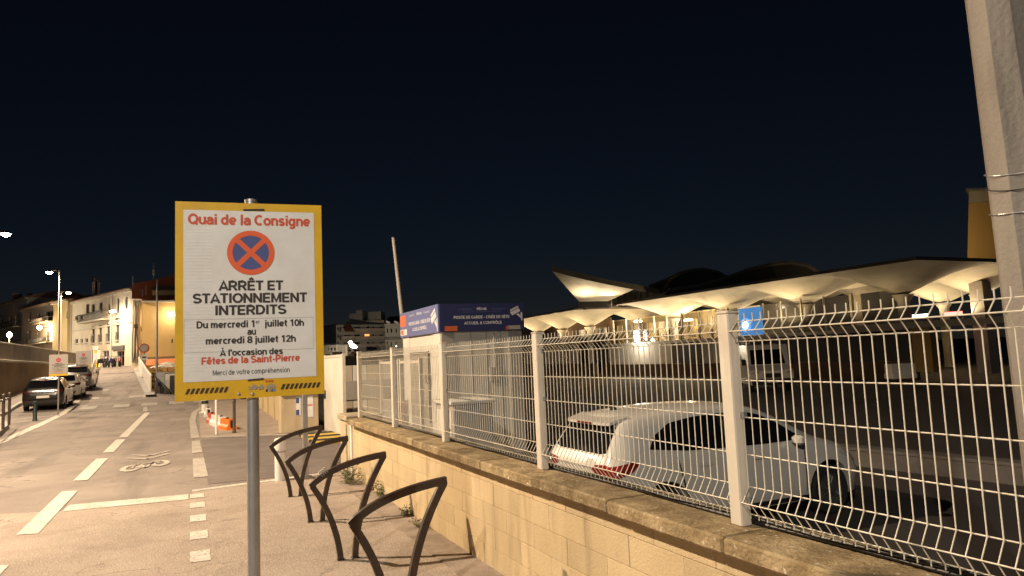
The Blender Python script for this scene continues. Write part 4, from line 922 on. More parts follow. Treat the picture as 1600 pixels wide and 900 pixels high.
# terrace things in front of the yellow house
pk = thing('flag_mast', 'tall thin grey mast standing before the yellow house', 'mast', (ony(244, 590, 60).x, 60, .0))
b = MB(); bx_ = ony(245, 560, 60).x; b.lathe([(.09, 0), (.075, 4), (.05, ony(244, 437, 60).z)], (bx_, 60, 0), 10); b.build('mast', 'galvanised', pk, True)
b = MB(); b.lathe([(.16, 0), (.16, .12), (.1, .15)], (bx_, 60, 0), 10); b.build('foot', 'galvanised', pk, True)
ms = thing('mirror_sign', 'round street mirror above a small white plate at the ramp side', 'sign', (ony(224, 590, 66).x, 66, .9))
mc = ony(225.5, 544, 66)
b = MB(); b.lathe([(.05, 0), (.05, mc.z-.9+.3)], (mc.x, 66.1, .9), 8); b.build('pole', 'galvanised', ms, True)
b = MB(); b.lathe([(.36, 0), (.36, .04), (.32, .07), (.1, .1)], (mc.x, 66, mc.z), 20, (0, -1, 0)); b.build('mirror', 'shutter_pale', ms, True)
b = MB(); pth = [Vector((mc.x+math.cos(a)*.35, 65.9, mc.z+math.sin(a)*.35)) for a in [2*math.pi*k/20 for k in range(21)]]; b.tube(pth, .04, 5, False); b.build('mirror_rim', 'barrier_red', ms)
b = MB(); b.box((mc.x, 65.95, mc.z-.75), (.5, .03, .45)); b.build('plate', 'board_white', ms)
b = MB(); b.box((mc.x, 65.92, mc.z-.75), (.28, .02, .12)); b.build('plate_print', 'print_black', ms)
pc_ = ony(262, 567, 64)
par = thing('parasol', 'white parasol open over the terrace below the yellow house', 'parasol', (pc_.x, 64, 0))
b = MB(); b.lathe([(1.35, -.35), (.7, -.08), (.05, .08)], pc_, 10); b.build('canopy', 'cloth_white', par)
b = MB(); b.lathe([(.03, 0), (.03, pc_.z-.02)], (pc_.x, 64, .02), 8); b.build('pole', 'galvanised', par)
wbx = thing('white_cabin', 'small white kiosk cabin behind the stair railing', 'kiosk', (ony(262, 600, 57).x, 57, 0))
wc = wbx.location.x; b = MB(); b.cbox((wc, 57.6, .8), (1.0, 1.2, 1.58), .02); b.build('cabin', 'barrier_white', wbx)
b = MB(); b.cbox((wc+.28, 56.985, .75), (.3, .03, 1.3), .005); b.build('door', 'dark_panel', wbx)
b = MB(); b.cbox((wc, 57.6, 1.62), (1.15, 1.35, .06), .01); b.build('roof', 'grey_panel', wbx)
gcb = thing('steel_cabinet', 'grey steel cabinet with a blue label by the stair railing', 'cabinet', (ony(251, 600, 55).x, 55, 0))
wc = gcb.location.x; b = MB(); b.cbox((wc, 55, .85), (.55, .45, 1.68), .02); b.build('body', 'galvanised', gcb)
b = MB(); b.box((wc-.05, 54.76, .85), (.22, .02, .25)); b.build('label', 'print_blue', gcb)
def bush(label, c, rx, rz_, n, group=None):
    t = thing('shrub', label, 'shrub', c, 0, group); b = MB(); c = Vector(c)
    for i in range(n):
        u = Vector((random.gauss(0, 1), random.gauss(0, 1), random.gauss(0, 1))).normalized()*random.uniform(.45, 1.05); q = c+Vector((u.x*rx, u.y*rx*.7, rz_*.6+u.z*rz_*.55))
        a = Vector((random.gauss(0, 1), random.gauss(0, 1), random.gauss(0, .6))).normalized(); e = a.cross(Vector((random.gauss(0, 1), random.gauss(0, 1), random.gauss(0, 1)))).normalized(); s_ = random.uniform(.06, .13)
        b.add([q, q+a*s_+e*s_*.4, q+a*s_*2, q+a*s_-e*s_*.4], [(0, 1, 2, 3)])
    f = b.build('foliage', 'leaf', t); f['kind'] = 'stuff'
    b = MB(); b.tube([c, c+Vector((.05, 0, rz_*.7))], [.05, .02], 6); b.build('trunk', 'bark', t)
for px, py, Y, rx, lb in ((234, 588, 62, .7, 'dark leafy shrub spilling over the ramp parapet'), (247, 580, 63, .6, 'leafy shrub left of the white parasol'), (270, 584, 62, .7, 'leafy shrub under the white parasol')):
    c_ = ony(px, py, Y); bush(lb, (c_.x, Y, .02), rx, max(1.2, c_.z*1.15), 260, 'terrace shrubs')
t = thing('awning', 'small orange awning behind the terrace shrubs', 'awning', (ony(250, 570, 68).x, 68, 0))
c_ = ony(251, 568, 68); b = MB(); b.prism([(c_.x-1.1, 67.2, c_.z-.2), (c_.x+1.4, 67.2, c_.z-.2), (c_.x+1.4, 68.6, c_.z+.35), (c_.x-1.1, 68.6, c_.z+.35)], (0, 0, .06)); b.build('cloth', 'cloth_orange', t)
for x in (-1.0, 1.3): b = MB(); b.bar((c_.x+x, 67.3, 0.02), (c_.x+x, 67.3, c_.z-.2), .05); b.build('support', 'iron', t)
lamp('POINT', 'terrace_light', (c_.x, 67.6, c_.z-.5), 60, (1, .7, .4), .1, t)

# ================================================================== HOUSES
class Facade:
    def __init__(s, A, B, z0, z1, t, wall_m, depth=9, thick=.35, name='wall'):
        s.A = Vector((A[0], A[1], 0)); s.B = Vector((B[0], B[1], 0)); s.u = (s.B-s.A).normalized(); s.L = (s.B-s.A).length; s.n = Vector((s.u.y, -s.u.x, 0))
        if s.n.dot(Vector((0, 0, 0))-s.A) < 0: s.n = -s.n
        s.z0, s.z1, s.t, s.m, s.depth, s.thick, s.holes, s.name = z0, z1, t, wall_m, depth, thick, [], name
    def uv(s, px, py):
        d = ray(px, py); tt = (s.A-CC).dot(s.n)/d.dot(s.n); p = CC+d*tt; return ((p-s.A).dot(s.u), p.z)
    def p(s, u, z, out=0.0): return Vector((s.A.x+s.u.x*u+s.n.x*out, s.A.y+s.u.y*u+s.n.y*out, z))
    def rect(s, x0, y0, x1, y1):
        a = s.uv((x0+x1)/2, y1); c = s.uv((x0+x1)/2, y0); l = s.uv(x0, (y0+y1)/2)[0]; r_ = s.uv(x1, (y0+y1)/2)[0]
        return (min(l, r_), a[1], max(l, r_), c[1])
    def window(s, r_, pane='glass_dark', shut=None, sill=True, frame='shutter_pale', rail=False, bars=True):
        u0, v0, u1, v1 = r_
        u0 = max(u0, .05); u1 = min(u1, s.L-.05); v0 = max(v0, s.z0+.02); v1 = min(v1, s.z1-.05)
        if u1-u0 < .1 or v1-v0 < .1: return
        s.holes.append((u0, v0, u1, v1))
        b = MB(); fw = min(.08, (u1-u0)*.12)
        def q(a, c, o): return s.p(a, c, o)
        b.bar(q(u0, (v0+v1)/2, -.12), q(u0+fw, (v0+v1)/2, -.12), .06, v1-v0); b.bar(q(u1-fw, (v0+v1)/2, -.12), q(u1, (v0+v1)/2, -.12), .06, v1-v0)
        b.bar(q(u0+fw, v1-fw/2, -.12), q(u1-fw, v1-fw/2, -.12), .06, fw); b.bar(q(u0+fw, v0+fw/2, -.12), q(u1-fw, v0+fw/2, -.12), .06, fw)
        if bars: b.bar(q((u0+u1)/2-fw*.4, (v0+v1)/2, -.125), q((u0+u1)/2+fw*.4, (v0+v1)/2, -.125), .05, v1-v0-2*fw)
        w = b.build('window', frame, s.t)
        b = MB(); b.add([q(u0, v0, -.16), q(u1, v0, -.16), q(u1, v1, -.16), q(u0, v1, -.16)], [(0, 1, 2, 3)]); b.build('pane', pane, w)
        if sill: b = MB(); b.bar(q(u0-.1, v0-.05, .06), q(u1+.1, v0-.05, .06), .2, .1); b.build('sill', 'ledge', w)
        if shut:
            for a, c in ((u0-(u1-u0)*.5, u0-.02), (u1+.02, u1+(u1-u0)*.5)): b = MB(); b.bar(q(a, (v0+v1)/2, .05), q(c, (v0+v1)/2, .05), .05, v1-v0); b.build('shutter', shut, w)
        if rail:
            b = MB(); b.bar(q(u0, v0+.9, .08), q(u1, v0+.9, .08), .05); b.bar(q(u0, v0+.1, .08), q(u1, v0+.1, .08), .05)
            for k in range(6): uu = u0+(u1-u0)*k/5; b.bar(q(uu, v0+.1, .08), q(uu, v0+.9, .08), .03)
            b.build('window_rail', 'iron', w)
    def finish(s, roof='flat', roof_m='roof_tile', rh=1.2, eave=.45):
        us = sorted({0.0, s.L}|{h[0] for h in s.holes}|{h[2] for h in s.holes}); vs = sorted({s.z0, s.z1}|{h[1] for h in s.holes}|{h[3] for h in s.holes}); b = MB()
        for ua, ub in zip(us, us[1:]):
            for va, vb in zip(vs, vs[1:]):
                cu, cv = (ua+ub)/2, (va+vb)/2
                if any(h[0] < cu < h[2] and h[1] < cv < h[3] for h in s.holes): continue
                b.add([s.p(ua, va), s.p(ub, va), s.p(ub, vb), s.p(ua, vb)], [(0, 1, 2, 3)])
        for u0, v0, u1, v1 in s.holes:
            r0 = [s.p(u0, v0), s.p(u1, v0), s.p(u1, v1), s.p(u0, v1), s.p(u0, v0)]; r1 = [s.p(u0, v0, -.18), s.p(u1, v0, -.18), s.p(u1, v1, -.18), s.p(u0, v1, -.18), s.p(u0, v0, -.18)]; b.grid([r0, r1])
        D = -s.depth
        b.add([s.p(0, s.z0), s.p(0, s.z0, D), s.p(0, s.z1, D), s.p(0, s.z1)], [(0, 1, 2, 3)]); b.add([s.p(s.L, s.z0), s.p(s.L, s.z0, D), s.p(s.L, s.z1, D), s.p(s.L, s.z1)], [(0, 1, 2, 3)])
        b.add([s.p(0, s.z0, D), s.p(s.L, s.z0, D), s.p(s.L, s.z1, D), s.p(0, s.z1, D)], [(0, 1, 2, 3)]); b.build(s.name, s.m, s.t)
        if roof == 'tile':
            b = MB(); e = eave
            b.prism([s.p(-.1, s.z1+.08, e), s.p(-.1, s.z1+.08+rh, D*.5), s.p(-.1, s.z1+.08, D-.2), s.p(-.1, s.z1, D-.2), s.p(-.1, s.z1, e)], s.u*(s.L+.2)); b.build('roof', roof_m, s.t)
            b = MB(); b.bar(s.p(-.1, s.z1-.12, .12), s.p(s.L+.1, s.z1-.12, .12), .24, .22); b.build('cornice', 'ledge', s.t)
        else:
            b = MB(); b.prism([s.p(0, s.z1+.002, .0), s.p(s.L, s.z1+.002, .0), s.p(s.L, s.z1+.002, D), s.p(0, s.z1+.002, D)], (0, 0, .2)); b.build('roof', roof_m, s.t)
    def balcony(s, r_, m_='iron', out=.9, solid=False):
        u0, v0, u1, v1 = r_; b = MB(); b.bar(s.p(u0, v0, out/2), s.p(u1, v0, out/2), out, .14); bl = b.build('balcony', 'ledge', s.t); b = MB()
        b.bar(s.p(u0, v1, out), s.p(u1, v1, out), .06); b.bar(s.p(u0, v0+.12, out), s.p(u1, v0+.12, out), .05)
        n = max(4, int((u1-u0)/.28))
        for k in range(n+1): uu = u0+(u1-u0)*k/n; b.bar(s.p(uu, v0+.1, out), s.p(uu, v1, out), .05)
        for uu in (u0, u1): b.bar(s.p(uu, v1, 0), s.p(uu, v1, out), .05)
        b.build('balustrade', m_, bl)
        if solid: b = MB(); b.bar(s.p(u0, (v0+v1)/2, out-.05), s.p(u1, (v0+v1)/2, out-.05), .03, v1-v0-.1); b.build('balcony_panel', m_, bl)

A1, B1 = (-5.6, 84.5), (-13.2, 101.5)
hs = thing('terraced_house', 'cream three storey house with long iron balcony at the street corner', 'house', (A1[0], A1[1], 2.4))
f1 = Facade(A1, B1, 2.4, 10.55, hs, 'wall_cream')
for r_ in ((143.2, 475, 148.2, 490), (155, 472, 160.2, 489.5), (168, 475, 172.8, 491), (182, 466, 186.5, 488), (195.5, 464, 199.5, 482), (134.5, 475, 139.5, 490)): f1.window(f1.rect(*r_), shut=None, frame='shutter')
for r_ in ((143.2, 510, 148.2, 536), (154.2, 508, 159.2, 535), (166.7, 506, 171.7, 534), (181.2, 503.5, 186.2, 532)): f1.window(f1.rect(*r_), rail=True, frame='shutter')
for r_ in ((117, 493, 121.5, 500), (125, 492, 130, 499.5), (117, 529, 122, 537), (125.5, 529, 129.5, 536), (132.5, 528, 137.5, 535.5)): f1.window(f1.rect(*r_), bars=False)
f1.window(f1.rect(182.5, 548.5, 194.5, 576), 'glass_dark', sill=False, frame='shutter'); f1.window(f1.rect(143, 546, 156, 576), 'window_lit', sill=False, frame='moto_blue'); f1.window(f1.rect(160, 548, 170, 572), 'glass_dark', sill=False)
f1.balcony(f1.rect(133.5, 489.5, 172, 502)); f1.balcony(f1.rect(181, 489, 188, 496), out=.4)
f1.finish('tile', 'roof_tile', 1.0)
b = MB(); r_ = f1.rect(177, 540, 195, 546.5); b.bar(f1.p(r_[0], (r_[1]+r_[3])/2, .08), f1.p(r_[2], (r_[1]+r_[3])/2, .08), .12, r_[3]-r_[1]); b.build('shop_sign', 'dark_panel', hs)
r_ = f1.rect(111, 510.5, 207, 512); b = MB(); b.bar(f1.p(.1, 7.0, .04), f1.p(f1.L-.1, 7.0, .04), .08, .16); b.build('string_course', 'ledge', hs)
for px in (174.5, 112): u_ = f1.uv(px, 530)[0]; b = MB(); b.bar(f1.p(u_, 2.5, .1), f1.p(u_, 10.4, .1), .12); b.build('drainpipe', 'shutter_pale', hs)
# wall lamp that floods the corner of this house
lu, lz = f1.uv(197, 487)
wl_ = thing('wall_lamp', 'bright wall lamp flooding the corner of the cream house', 'lamp', f1.p(lu, lz, .2))
b = MB(); b.bar(f1.p(lu, lz, .02), f1.p(lu, lz+.1, 1.2), .05); b.build('bracket', 'iron', wl_)
b = MB(); c_ = f1.p(lu, lz, 1.3); b.lathe([(.1, -.1), (.28, -.06), (.28, .06), (.1, .12)], c_, 12); b.build('lantern', 'lamp_glow', wl_)
lamp('POINT', 'wall_light', c_-Vector((0, 0, .3)), 150, (1, .86, .60), .15, wl_)
# ochre blank gable house
d12 = (Vector(B1)-Vector(A1)).normalized(); B1v = Vector(B1)
def along(px, off=0.0):                          # point on the street line of the row for a picture column
    best = None
    for k in range(-200, 1200):
        p = Vector(A1)+d12*(k*.1); 
        v = Vector((p.x, p.y, 5))-CC; x = 800+FPX*v.dot(CR)/v.dot(CF)
        if best is None or abs(x-px) < best[0]: best = (abs(x-px), p)
    return best[1]
n12 = Vector((-d12.y, d12.x)); n12 = n12 if n12.dot(-Vector(A1)) > 0 else -n12
pA, pB = along(111.5), along(89)
ho = thing('narrow_house', 'narrow blank ochre house between the cream house and its left neighbour', 'house', (pA.x, pA.y, 2.4))
fo = Facade(pA+n12*.5, pB+n12*.5, 2.4, ony(100, 471, (pA.y+pB.y)/2).z, ho, 'wall_ochre')
fo.window(fo.rect(96, 556, 102, 574), sill=False); fo.window(fo.rect(104, 487, 107, 496), bars=False); fo.finish('tile', 'roof_tile', .6)
pC, pD = along(88.5), along(33)
h2_ = thing('terraced_house', 'beige house with covered upper terrace left of the ochre gable', 'house', (pC.x, pC.y, 2.6))
f2 = Facade(pC, pD, 2.6, ony(62, 478, (pC.y+pD.y)/2).z, h2_, 'wall_pink')
for r_ in ((44.5, 488, 48.5, 504), (70, 486, 85, 502), (58.5, 490, 62.5, 502)): f2.window(f2.rect(*r_), frame='shutter')
for r_ in ((43, 517, 48, 531), (58, 520, 62, 534), (72, 518, 78, 534)): f2.window(f2.rect(*r_), rail=True, frame='shutter')
f2.window(f2.rect(50, 546, 60, 566), sill=False); f2.balcony(f2.rect(62, 497, 87, 504), 'shutter', solid=True); f2.balcony(f2.rect(56, 528, 84, 536), 'iron'); f2.balcony(f2.rect(33.5, 532, 50, 540), 'iron'); f2.finish('tile', 'roof_tile', 1.0)
lu, lz = f2.uv(80, 512); wl2 = thing('wall_lamp', 'warm round wall lamp on the beige house', 'lamp', f2.p(lu, lz, .2))
b = MB(); b.bar(f2.p(lu, lz, .02), f2.p(lu, lz, 1.1), .05); b.build('bracket', 'iron', wl2)
b = MB(); c_ = f2.p(lu, lz, 1.3); b.lathe([(.08, -.25), (.27, -.1), (.27, .1), (.08, .25)], c_, 12); b.build('globe', 'lamp_warm', wl2, True)
lamp('POINT', 'wall_light', c_+Vector((0, 0, -.4))+Vector((f2.n.x, f2.n.y, 0))*.3, 700, (1, .72, .38), .15, wl2)
pE, pG = along(32.5), along(-30)
h3_ = thing('terraced_house', 'grey house with dark balcony at the left edge of the photo', 'house', (pE.x, pE.y, 2.6))
f3 = Facade(pE-n12*.6, pG-n12*.6, 2.6, ony(10, 474, (pE.y+pG.y)/2).z, h3_, 'wall_grey')
for r_ in ((1.5, 496, 5, 515), (-10, 496, -5, 512), (14, 494, 18, 510), (24, 492, 29, 508)): f3.window(f3.rect(*r_), frame='shutter')
for r_ in ((2, 524, 6, 538), (16, 522, 21, 538), (-9, 524, -4, 538)): f3.window(f3.rect(*r_), rail=True, frame='shutter')
f3.balcony(f3.rect(12.5, 503, 32, 512), 'iron', solid=True); f3.finish('tile', 'roof_tile', 1.2)
# chimneys and higher dark house behind the row
for px, py, w_, lb in ((27, 461, 9, 'square reddish chimney block above the grey house'), (46, 460, 5, 'slim pale chimney above the beige house')):
    c_ = ony(px, py, 128); t = thing('chimney', lb, 'chimney', (c_.x, 128, 9)); b = MB(); b.cbox((c_.x, 128, c_.z-2.2), (w_*.105, 1, 4.6), .03); b.build('stack', 'wall_red' if w_ > 6 else 'wall_grey', t)
    b = MB(); b.cbox((c_.x, 128, c_.z+.13), (w_*.105+.2, 1.2, .12), .02); b.build('cap', 'ledge', t)
for px, lb in ((149, 'small chimney on the cream house roof, left of its middle'), (152.5, 'chimney beside the small one on the cream house roof')):
    c_ = ony(px, 448, 98); t = thing('chimney', lb, 'chimney', (c_.x, 98, 10.5)); b = MB(); b.cbox((c_.x, 98, c_.z-.3), (.5, .5, 1.7), .02); b.build('stack', 'wall_pink', t)
    b = MB(); b.lathe([(.12, 0), (.1, .5)], (c_.x, 98, c_.z+.5), 8); b.build('pot', 'roof_tile', t)
# yellow house
hy = thing('yellow_house', 'ochre yellow house with a taller red brown gable behind its roof', 'house', (0, 72, .9))
yx0 = ony(222, 520, 72).x; ztop = ony(240, 472.5, 72).z
fy = Facade((yx0, 72), (7.0, 72), .0, ztop, hy, 'wall_yellow', 9)
fy.window(fy.rect(268, 530, 270, 536), bars=False, sill=False); fy.window(fy.rect(300, 500, 320, 535)); fy.window(fy.rect(360, 500, 380, 535)); fy.window(fy.rect(420, 500, 440, 535)); fy.finish('flat', 'roof_dark')
b = MB(); b.bar((yx0-.1, 71.9, ztop+.06), (7.1, 71.9, ztop+.06), .3, .16); b.build('coping', 'ledge', hy)
b = MB(); b.bar((yx0+.0, 71.9, ony(240, 562, 72).z), (7, 71.9, ony(240, 562, 72).z), .25, .5); b.build('awning_band', 'retaining_brown', hy)
b = MB(); zg = lambda px, py: ony(px, py, 78)
gp = [zg(206, 475), zg(300, 475), zg(300, 421), zg(275, 428), zg(245, 436.5), zg(206, 443)]; b.prism([(p.x, 78, p.z) for p in gp], (0, 5, 0)); b.build('gable', 'wall_red', hy)
b = MB(); r0, r1 = zg(238, 446.5), zg(300, 453); b.box(((r0.x+r1.x)/2, 77.95, (r0.z+r1.z)/2), (r1.x-r0.x, .1, r0.z-r1.z)); b.build('roof_opening', 'dark_panel', hy)
b = MB(); r0, r1 = zg(238, 454), zg(300, 461); b.box(((r0.x+r1.x)/2, 77.95, (r0.z+r1.z)/2), (r1.x-r0.x, .12, r0.z-r1.z)); b.build('gable_band', 'wall_ochre', hy)
for px, p0_, p1_ in ((207.5, 449, 431), (228, 461, 446), (222.5, 463, 452), (240, 437, 411)):
    a, c = ony(px, p0_, 77.5), ony(px, p1_, 77.5); b = MB(); b.bar(a, c, .06); b.build('aerial', 'galvanised', hy)
    if px == 240: b = MB(); b.cbox((c.x, 77.5, c.z-.9), (.2, .2, .5), .02); b.build('aerial_box', 'shutter_pale', hy)
c_ = ony(267.5, 490.5, 71.6); wl3 = thing('wall_lamp', 'small white lamp high on the yellow house wall', 'lamp', c_)
b = MB(); b.lathe([(.05, 0), (.13, .1), (.13, .25), (.05, .35)], c_-Vector((0, 0, .15)), 12); b.build('globe', 'lamp_glow', wl3, True)
b = MB(); b.bar(c_, c_+Vector((0, .4, .1)), .05); b.build('bracket', 'iron', wl3)
lamp('POINT', 'wall_light', c_-Vector((0, .5, .2)), 50, (1, .82, .55), .12, wl3)
lamp_h = thing('house_end', 'pale corner buttress with hanging cables between the cream and yellow houses', 'wall', (yx0-.7, 73, 1))
b = MB(); xa_, xb_ = ony(206, 500, 73).x, ony(221.5, 500, 73).x; b.cbox(((xa_+xb_)/2, 74, 4.6), (xb_-xa_, 2, 7.6), .03); b.build('buttress', 'wall_cream', lamp_h)
for k in range(4):
    x = xa_+.1+k*.12; b = MB(); b.tube([(x+random.uniform(-.1, .1), 72.9, z) for z in (8.3, 7.2, 6.2, 5.0, 4.0, 2.6)], .035, 5); b.build('cable', 'iron', lamp_h)
b = MB(); b.cbox((xa_+.35, 72.9, 5.9), (.3, .2, .35), .02); b.build('junction_box', 'iron', lamp_h)
# crest of the ramp: bus pole, motorcycles
bp_ = thing('bus_stop_pole', 'yellow bus stop pole with white top at the crest of the ramp', 'sign', (ony(149.5, 573, 81).x, 81, 2.4))
c_ = ony(149.5, 550, 81); zc_ = road_z(81)
b = MB(); b.cbox((c_.x, 81, (zc_+c_.z)/2+.2), (.30, .12, c_.z-zc_+.6), .02); b.build('column', 'yellow_sign', bp_)
b = MB(); b.cbox((c_.x, 80.92, c_.z+.35), (.50, .14, .45), .02); b.build('head', 'board_white', bp_)
b = MB(); b.box((c_.x, 80.9, c_.z-.55), (.32, .06, .9)); b.build('timetable', 'board_white', bp_)
def moto(label, px, m_, rz, Y=81.5):
    c_ = ony(px, 574, Y); c = Vector((c_.x, Y, road_z(Y)+.0)); t = thing('motorcycle', label, 'motorcycle', c, rz, 'motorcycles parked at the crest of the ramp')
    for x in (-.62, .62):
        b = MB(); b.tube([(x+math.cos(a)*.26, 0, .31+math.sin(a)*.26) for a in [2*math.pi*k/16 for k in range(17)]], .055, 6, False); w = b.build('wheel', 'tyre', t, True, True)
        b = MB(); b.lathe([(.16, -.03), (.16, .03)], (x, 0, .31), 12, (0, 1, 0)); b.build('hub', 'rim', w, False, True)
    b = MB(); b.prism([(-.55, -.12, .55), (-.2, -.12, .42), (.3, -.12, .45), (.42, -.12, .85), (.1, -.12, .92), (-.15, -.12, .72), (-.7, -.12, .78)], (0, .24, 0)); b.build('body', m_, t, False, True)
    b = MB(); b.cbox((-.3, 0, .82), (.62, .24, .1), .03); b.build('seat', 'moto_black', t, False, True)
    b = MB(); b.tube([(.62, 0, .31), (.42, 0, .95), (.36, 0, 1.05)], .035, 6); b.tube([(.3, -.36, 1.08), (.38, -.1, 1.02), (.38, .1, 1.02), (.3, .36, 1.08)], .02, 6); b.build('fork', 'galvanised', t, False, True)
    b = MB(); b.lathe([(.1, 0), (.09, .06), (.02, .09)], (.46, 0, .92), 10, (1, 0, 0)); b.build('headlamp', 'tail_clear', t, False, True)
moto('black motorcycle beside the yellow bus stop pole', 157, 'moto_black', R(-50)); moto('black motorcycle second from the bus stop pole', 164, 'moto_black', R(-75), 82.2); moto('blue motorcycle third from the bus stop pole', 173, 'moto_blue', R(-100), 81.2); moto('dark motorcycle left of the red scooter', 179.5, 'moto_black', R(-80), 82.4); moto('red scooter at the right end of the parked motorcycles', 187, 'moto_red', R(-90), 81.6)
# lamp post at the far left over the parapet
c_ = ony(14.5, 525, 98); t = thing('quay_lantern', 'small white lantern on a post over the parapet at far left', 'lamp', (c_.x, 98, 2.69))
b = MB(); b.lathe([(.06, 0), (.045, c_.z-2.69)], (c_.x, 98, 2.69), 8); b.build('post', 'lamp_post', t)
b = MB(); b.lathe([(.06, -.2), (.24, .0), (.24, .25), (.06, .45)], c_, 12); b.build('globe', 'lamp_glow', t, True)
lamp('POINT', 'lantern_light', c_+Vector((.3, -.6,   .2)), 800, (1, .84, .6), .2, t)
# ================================================================== FISH MARKET with concrete umbrella canopies
ZE = 5.75                                         # height of the canopy rims
def rim_pt(px, py):                               # point of a rim at that height
    d = ray(px, py); return CC + d*((ZE-CAM_H)/d.z)
R0, R1 = rim_pt(960, 476.5), rim_pt(1432, 405.5)
du = (R1-R0); LU = du.length/4; du.normalize(); dn = Vector((du.y, -du.x, 0)); dn = dn if dn.dot(R0) > 0 else -dn   # away from us
mk = thing('fish_market_hall', 'long low fish market hall with glass front under the canopies', 'building', R0+du*LU*2+dn*6-Vector((0, 0, ZE+.45)))
def umbrella(label, c, e1, e2, h1, h2, ze, zl, m_under='canopy_under', tilt=0, uplight=0, lcol=(1, .76, .42), side=1):
    # inverted hypar umbrella: square rim, shell falling to the column in the middle
    c = Vector((c.x, c.y, 0)); t = thing('canopy_umbrella', label, 'canopy', (c.x, c.y, -.45), 0, 'concrete umbrella canopies of the fish market')
    def S(a, b_, off=0):
        x, y = abs(a), abs(b_); return c + e1*a*h1 + e2*b_*h2 + Vector((0, 0, ze - (ze-zl)*(1-x**1.18)*(1-y**1.18) + off + tilt*a))
    N_ = 16; b = MB(); gr = [[S(-1+2*i/N_, -1+2*j/N_) for j in range(N_+1)] for i in range(N_+1)]; b.grid(gr); o = b.build('soffit', m_under, t, True)
    b = MB(); b.grid([[S(-1+2*i/N_, -1+2*j/N_, .14) for j in range(N_+1)] for i in range(N_+1)]); b.build('roof_shell', 'canopy_top', t, True)
    b = MB(); per = [(-1, -1), (1, -1), (1, 1), (-1, 1), (-1, -1)]; b.grid([[S(*q, -.02)*1.0 for q in per], [S(*q, .17) for q in per]])
    b.build('fascia', 'fascia', t)
    b = MB(); b.lathe([(.34, -.45), (.33, 1), (.33, zl-.35), (.6, zl+.08)], c, 10); b.build('column', 'canopy_under', t, True)
    if uplight:
        p = c + (-dn)*2.0*side + Vector((0, 0, zl-1.3)) if uplight > 0 else c
        b = MB(); b.cbox(p-Vector((0, 0, .12)), (.3, .3, .14), .02); fx_ = b.build('uplight', 'lamp_body', t)
        lamp('SPOT', 'up_light', p, abs(uplight), lcol, .12, t, p+Vector((0, 0, 3)), 165, .5)
        p2 = c + dn*2.0*side + Vector((0, 0, zl-1.3)); b = MB(); b.cbox(p2-Vector((0, 0, .12)), (.3, .3, .14), .02); b.build('uplight', 'lamp_body', t); lamp('SPOT', 'up_light', p2, abs(uplight)*.8, lcol, .12, t, p2+Vector((0, 0, 3)), 165, .5)
    return t
H_ = LU/2
names = ['farthest', 'second farthest', 'second nearest', 'nearest']
for i in range(4):
    c = R0 + du*(i+.5)*LU + dn*H_
    umbrella('%s canopy umbrella of the front row over the glass hall' % names[i], c, du, dn, H_, H_, ZE, 4.2, uplight=(220, 230, 210, 30)[i])  # nearest gets weak added uplights in place of street light on its shell
    c2 = c + dn*LU
    umbrella('%s canopy umbrella of the second row' % names[i], c2, du, dn, H_, H_, ZE, 4.2, uplight=(0, 30, 45, 200)[i])
for i in (2, 3):
    umbrella('%s canopy umbrella of the third row, at the right by the concrete pole' % ('inner' if i == 2 else 'outer'), R0+du*(i+.5)*LU+dn*(H_+2*LU), du, dn, H_, H_, ZE, 4.2, uplight=210)
# lower canopy to the left
Q0, Q1 = rim_pt(900, 483.5), rim_pt(800, 500)
dq = (Q1-Q0).normalized(); dm = Vector((dq.y, -dq.x, 0)); dm = dm if dm.dot(du) > 0 else -dm
LQ = 6.0
for i in range(3):
    umbrella('%s canopy umbrella of the left wing behind the guard hut' % ('nearest', 'middle', 'farthest')[i], Q0+dq*(i+.5)*LQ+dm*LQ/2, dq, dm, LQ/2, LQ/2, ZE-.02*i, 4.15, uplight=210, side=1)
umbrella('inner canopy umbrella of the left wing next to the glass hall', Q0+dq*.5*LQ+dm*LQ*1.5, dq, dm, LQ/2, LQ/2, ZE, 4.15, uplight=120)
# raised roof with the pointed tip
rt = thing('pointed_roof', 'raised concrete roof with a sharp upturned tip above the glass hall', 'roof', atd(960, 475, 60)*1-Vector((0, 0, 6)))
tip = atd(863, 424, 55); a_ = atd(1030, 459, 57); lo = atd(905, 471.5, 60); lo2 = atd(950, 470.5, 61); tq = tip + (a_-tip)*.77; bk = atd(1030, 452, 74)
N_ = 12
def bil(p, q, r_, s, i, j): return (p*(1-i)+q*i)*(1-j)+(r_*(1-i)+s*i)*j
b = MB(); b.grid([[bil(tip, tq, lo, lo2, i/N_, j/N_)-Vector((0, 0, .5*math.sin(math.pi*i/N_)*(1-j/N_)))*.25 for j in range(N_+1)] for i in range(N_+1)]); b.build('soffit', 'canopy_under', rt, True)
tp = [tip*(1-i/N_)+a_*(i/N_)-Vector((0, 0, .5*math.sin(math.pi*i/N_)))*.25 for i in range(N_+1)]
b = MB(); b.grid([tp, [p+Vector((0, 0, .42)) for p in tp]]); b.grid([[p+Vector((0, 0, .42)) for p in tp], [p+(bk-a_)*.8+Vector((0, 0, -.6*i/N_)) for i, p in enumerate(tp)]]); b.build('fascia', 'fascia', rt)
b = MB(); b.grid([[tip, lo], [tip+Vector((0, 0, .42)), lo+Vector((0, 0, .3))]]); b.build('side_fascia', 'canopy_top', rt)
b = MB(); e0, e1, e2, e3 = atd(955, 480, 62), atd(1028, 470, 60), atd(1028, 453, 60), atd(955, 459, 62)
b.add([e0, e1, e2, e3], [(0, 1, 2, 3)]); b.build('clerestory_glass', 'clerestory', rt)
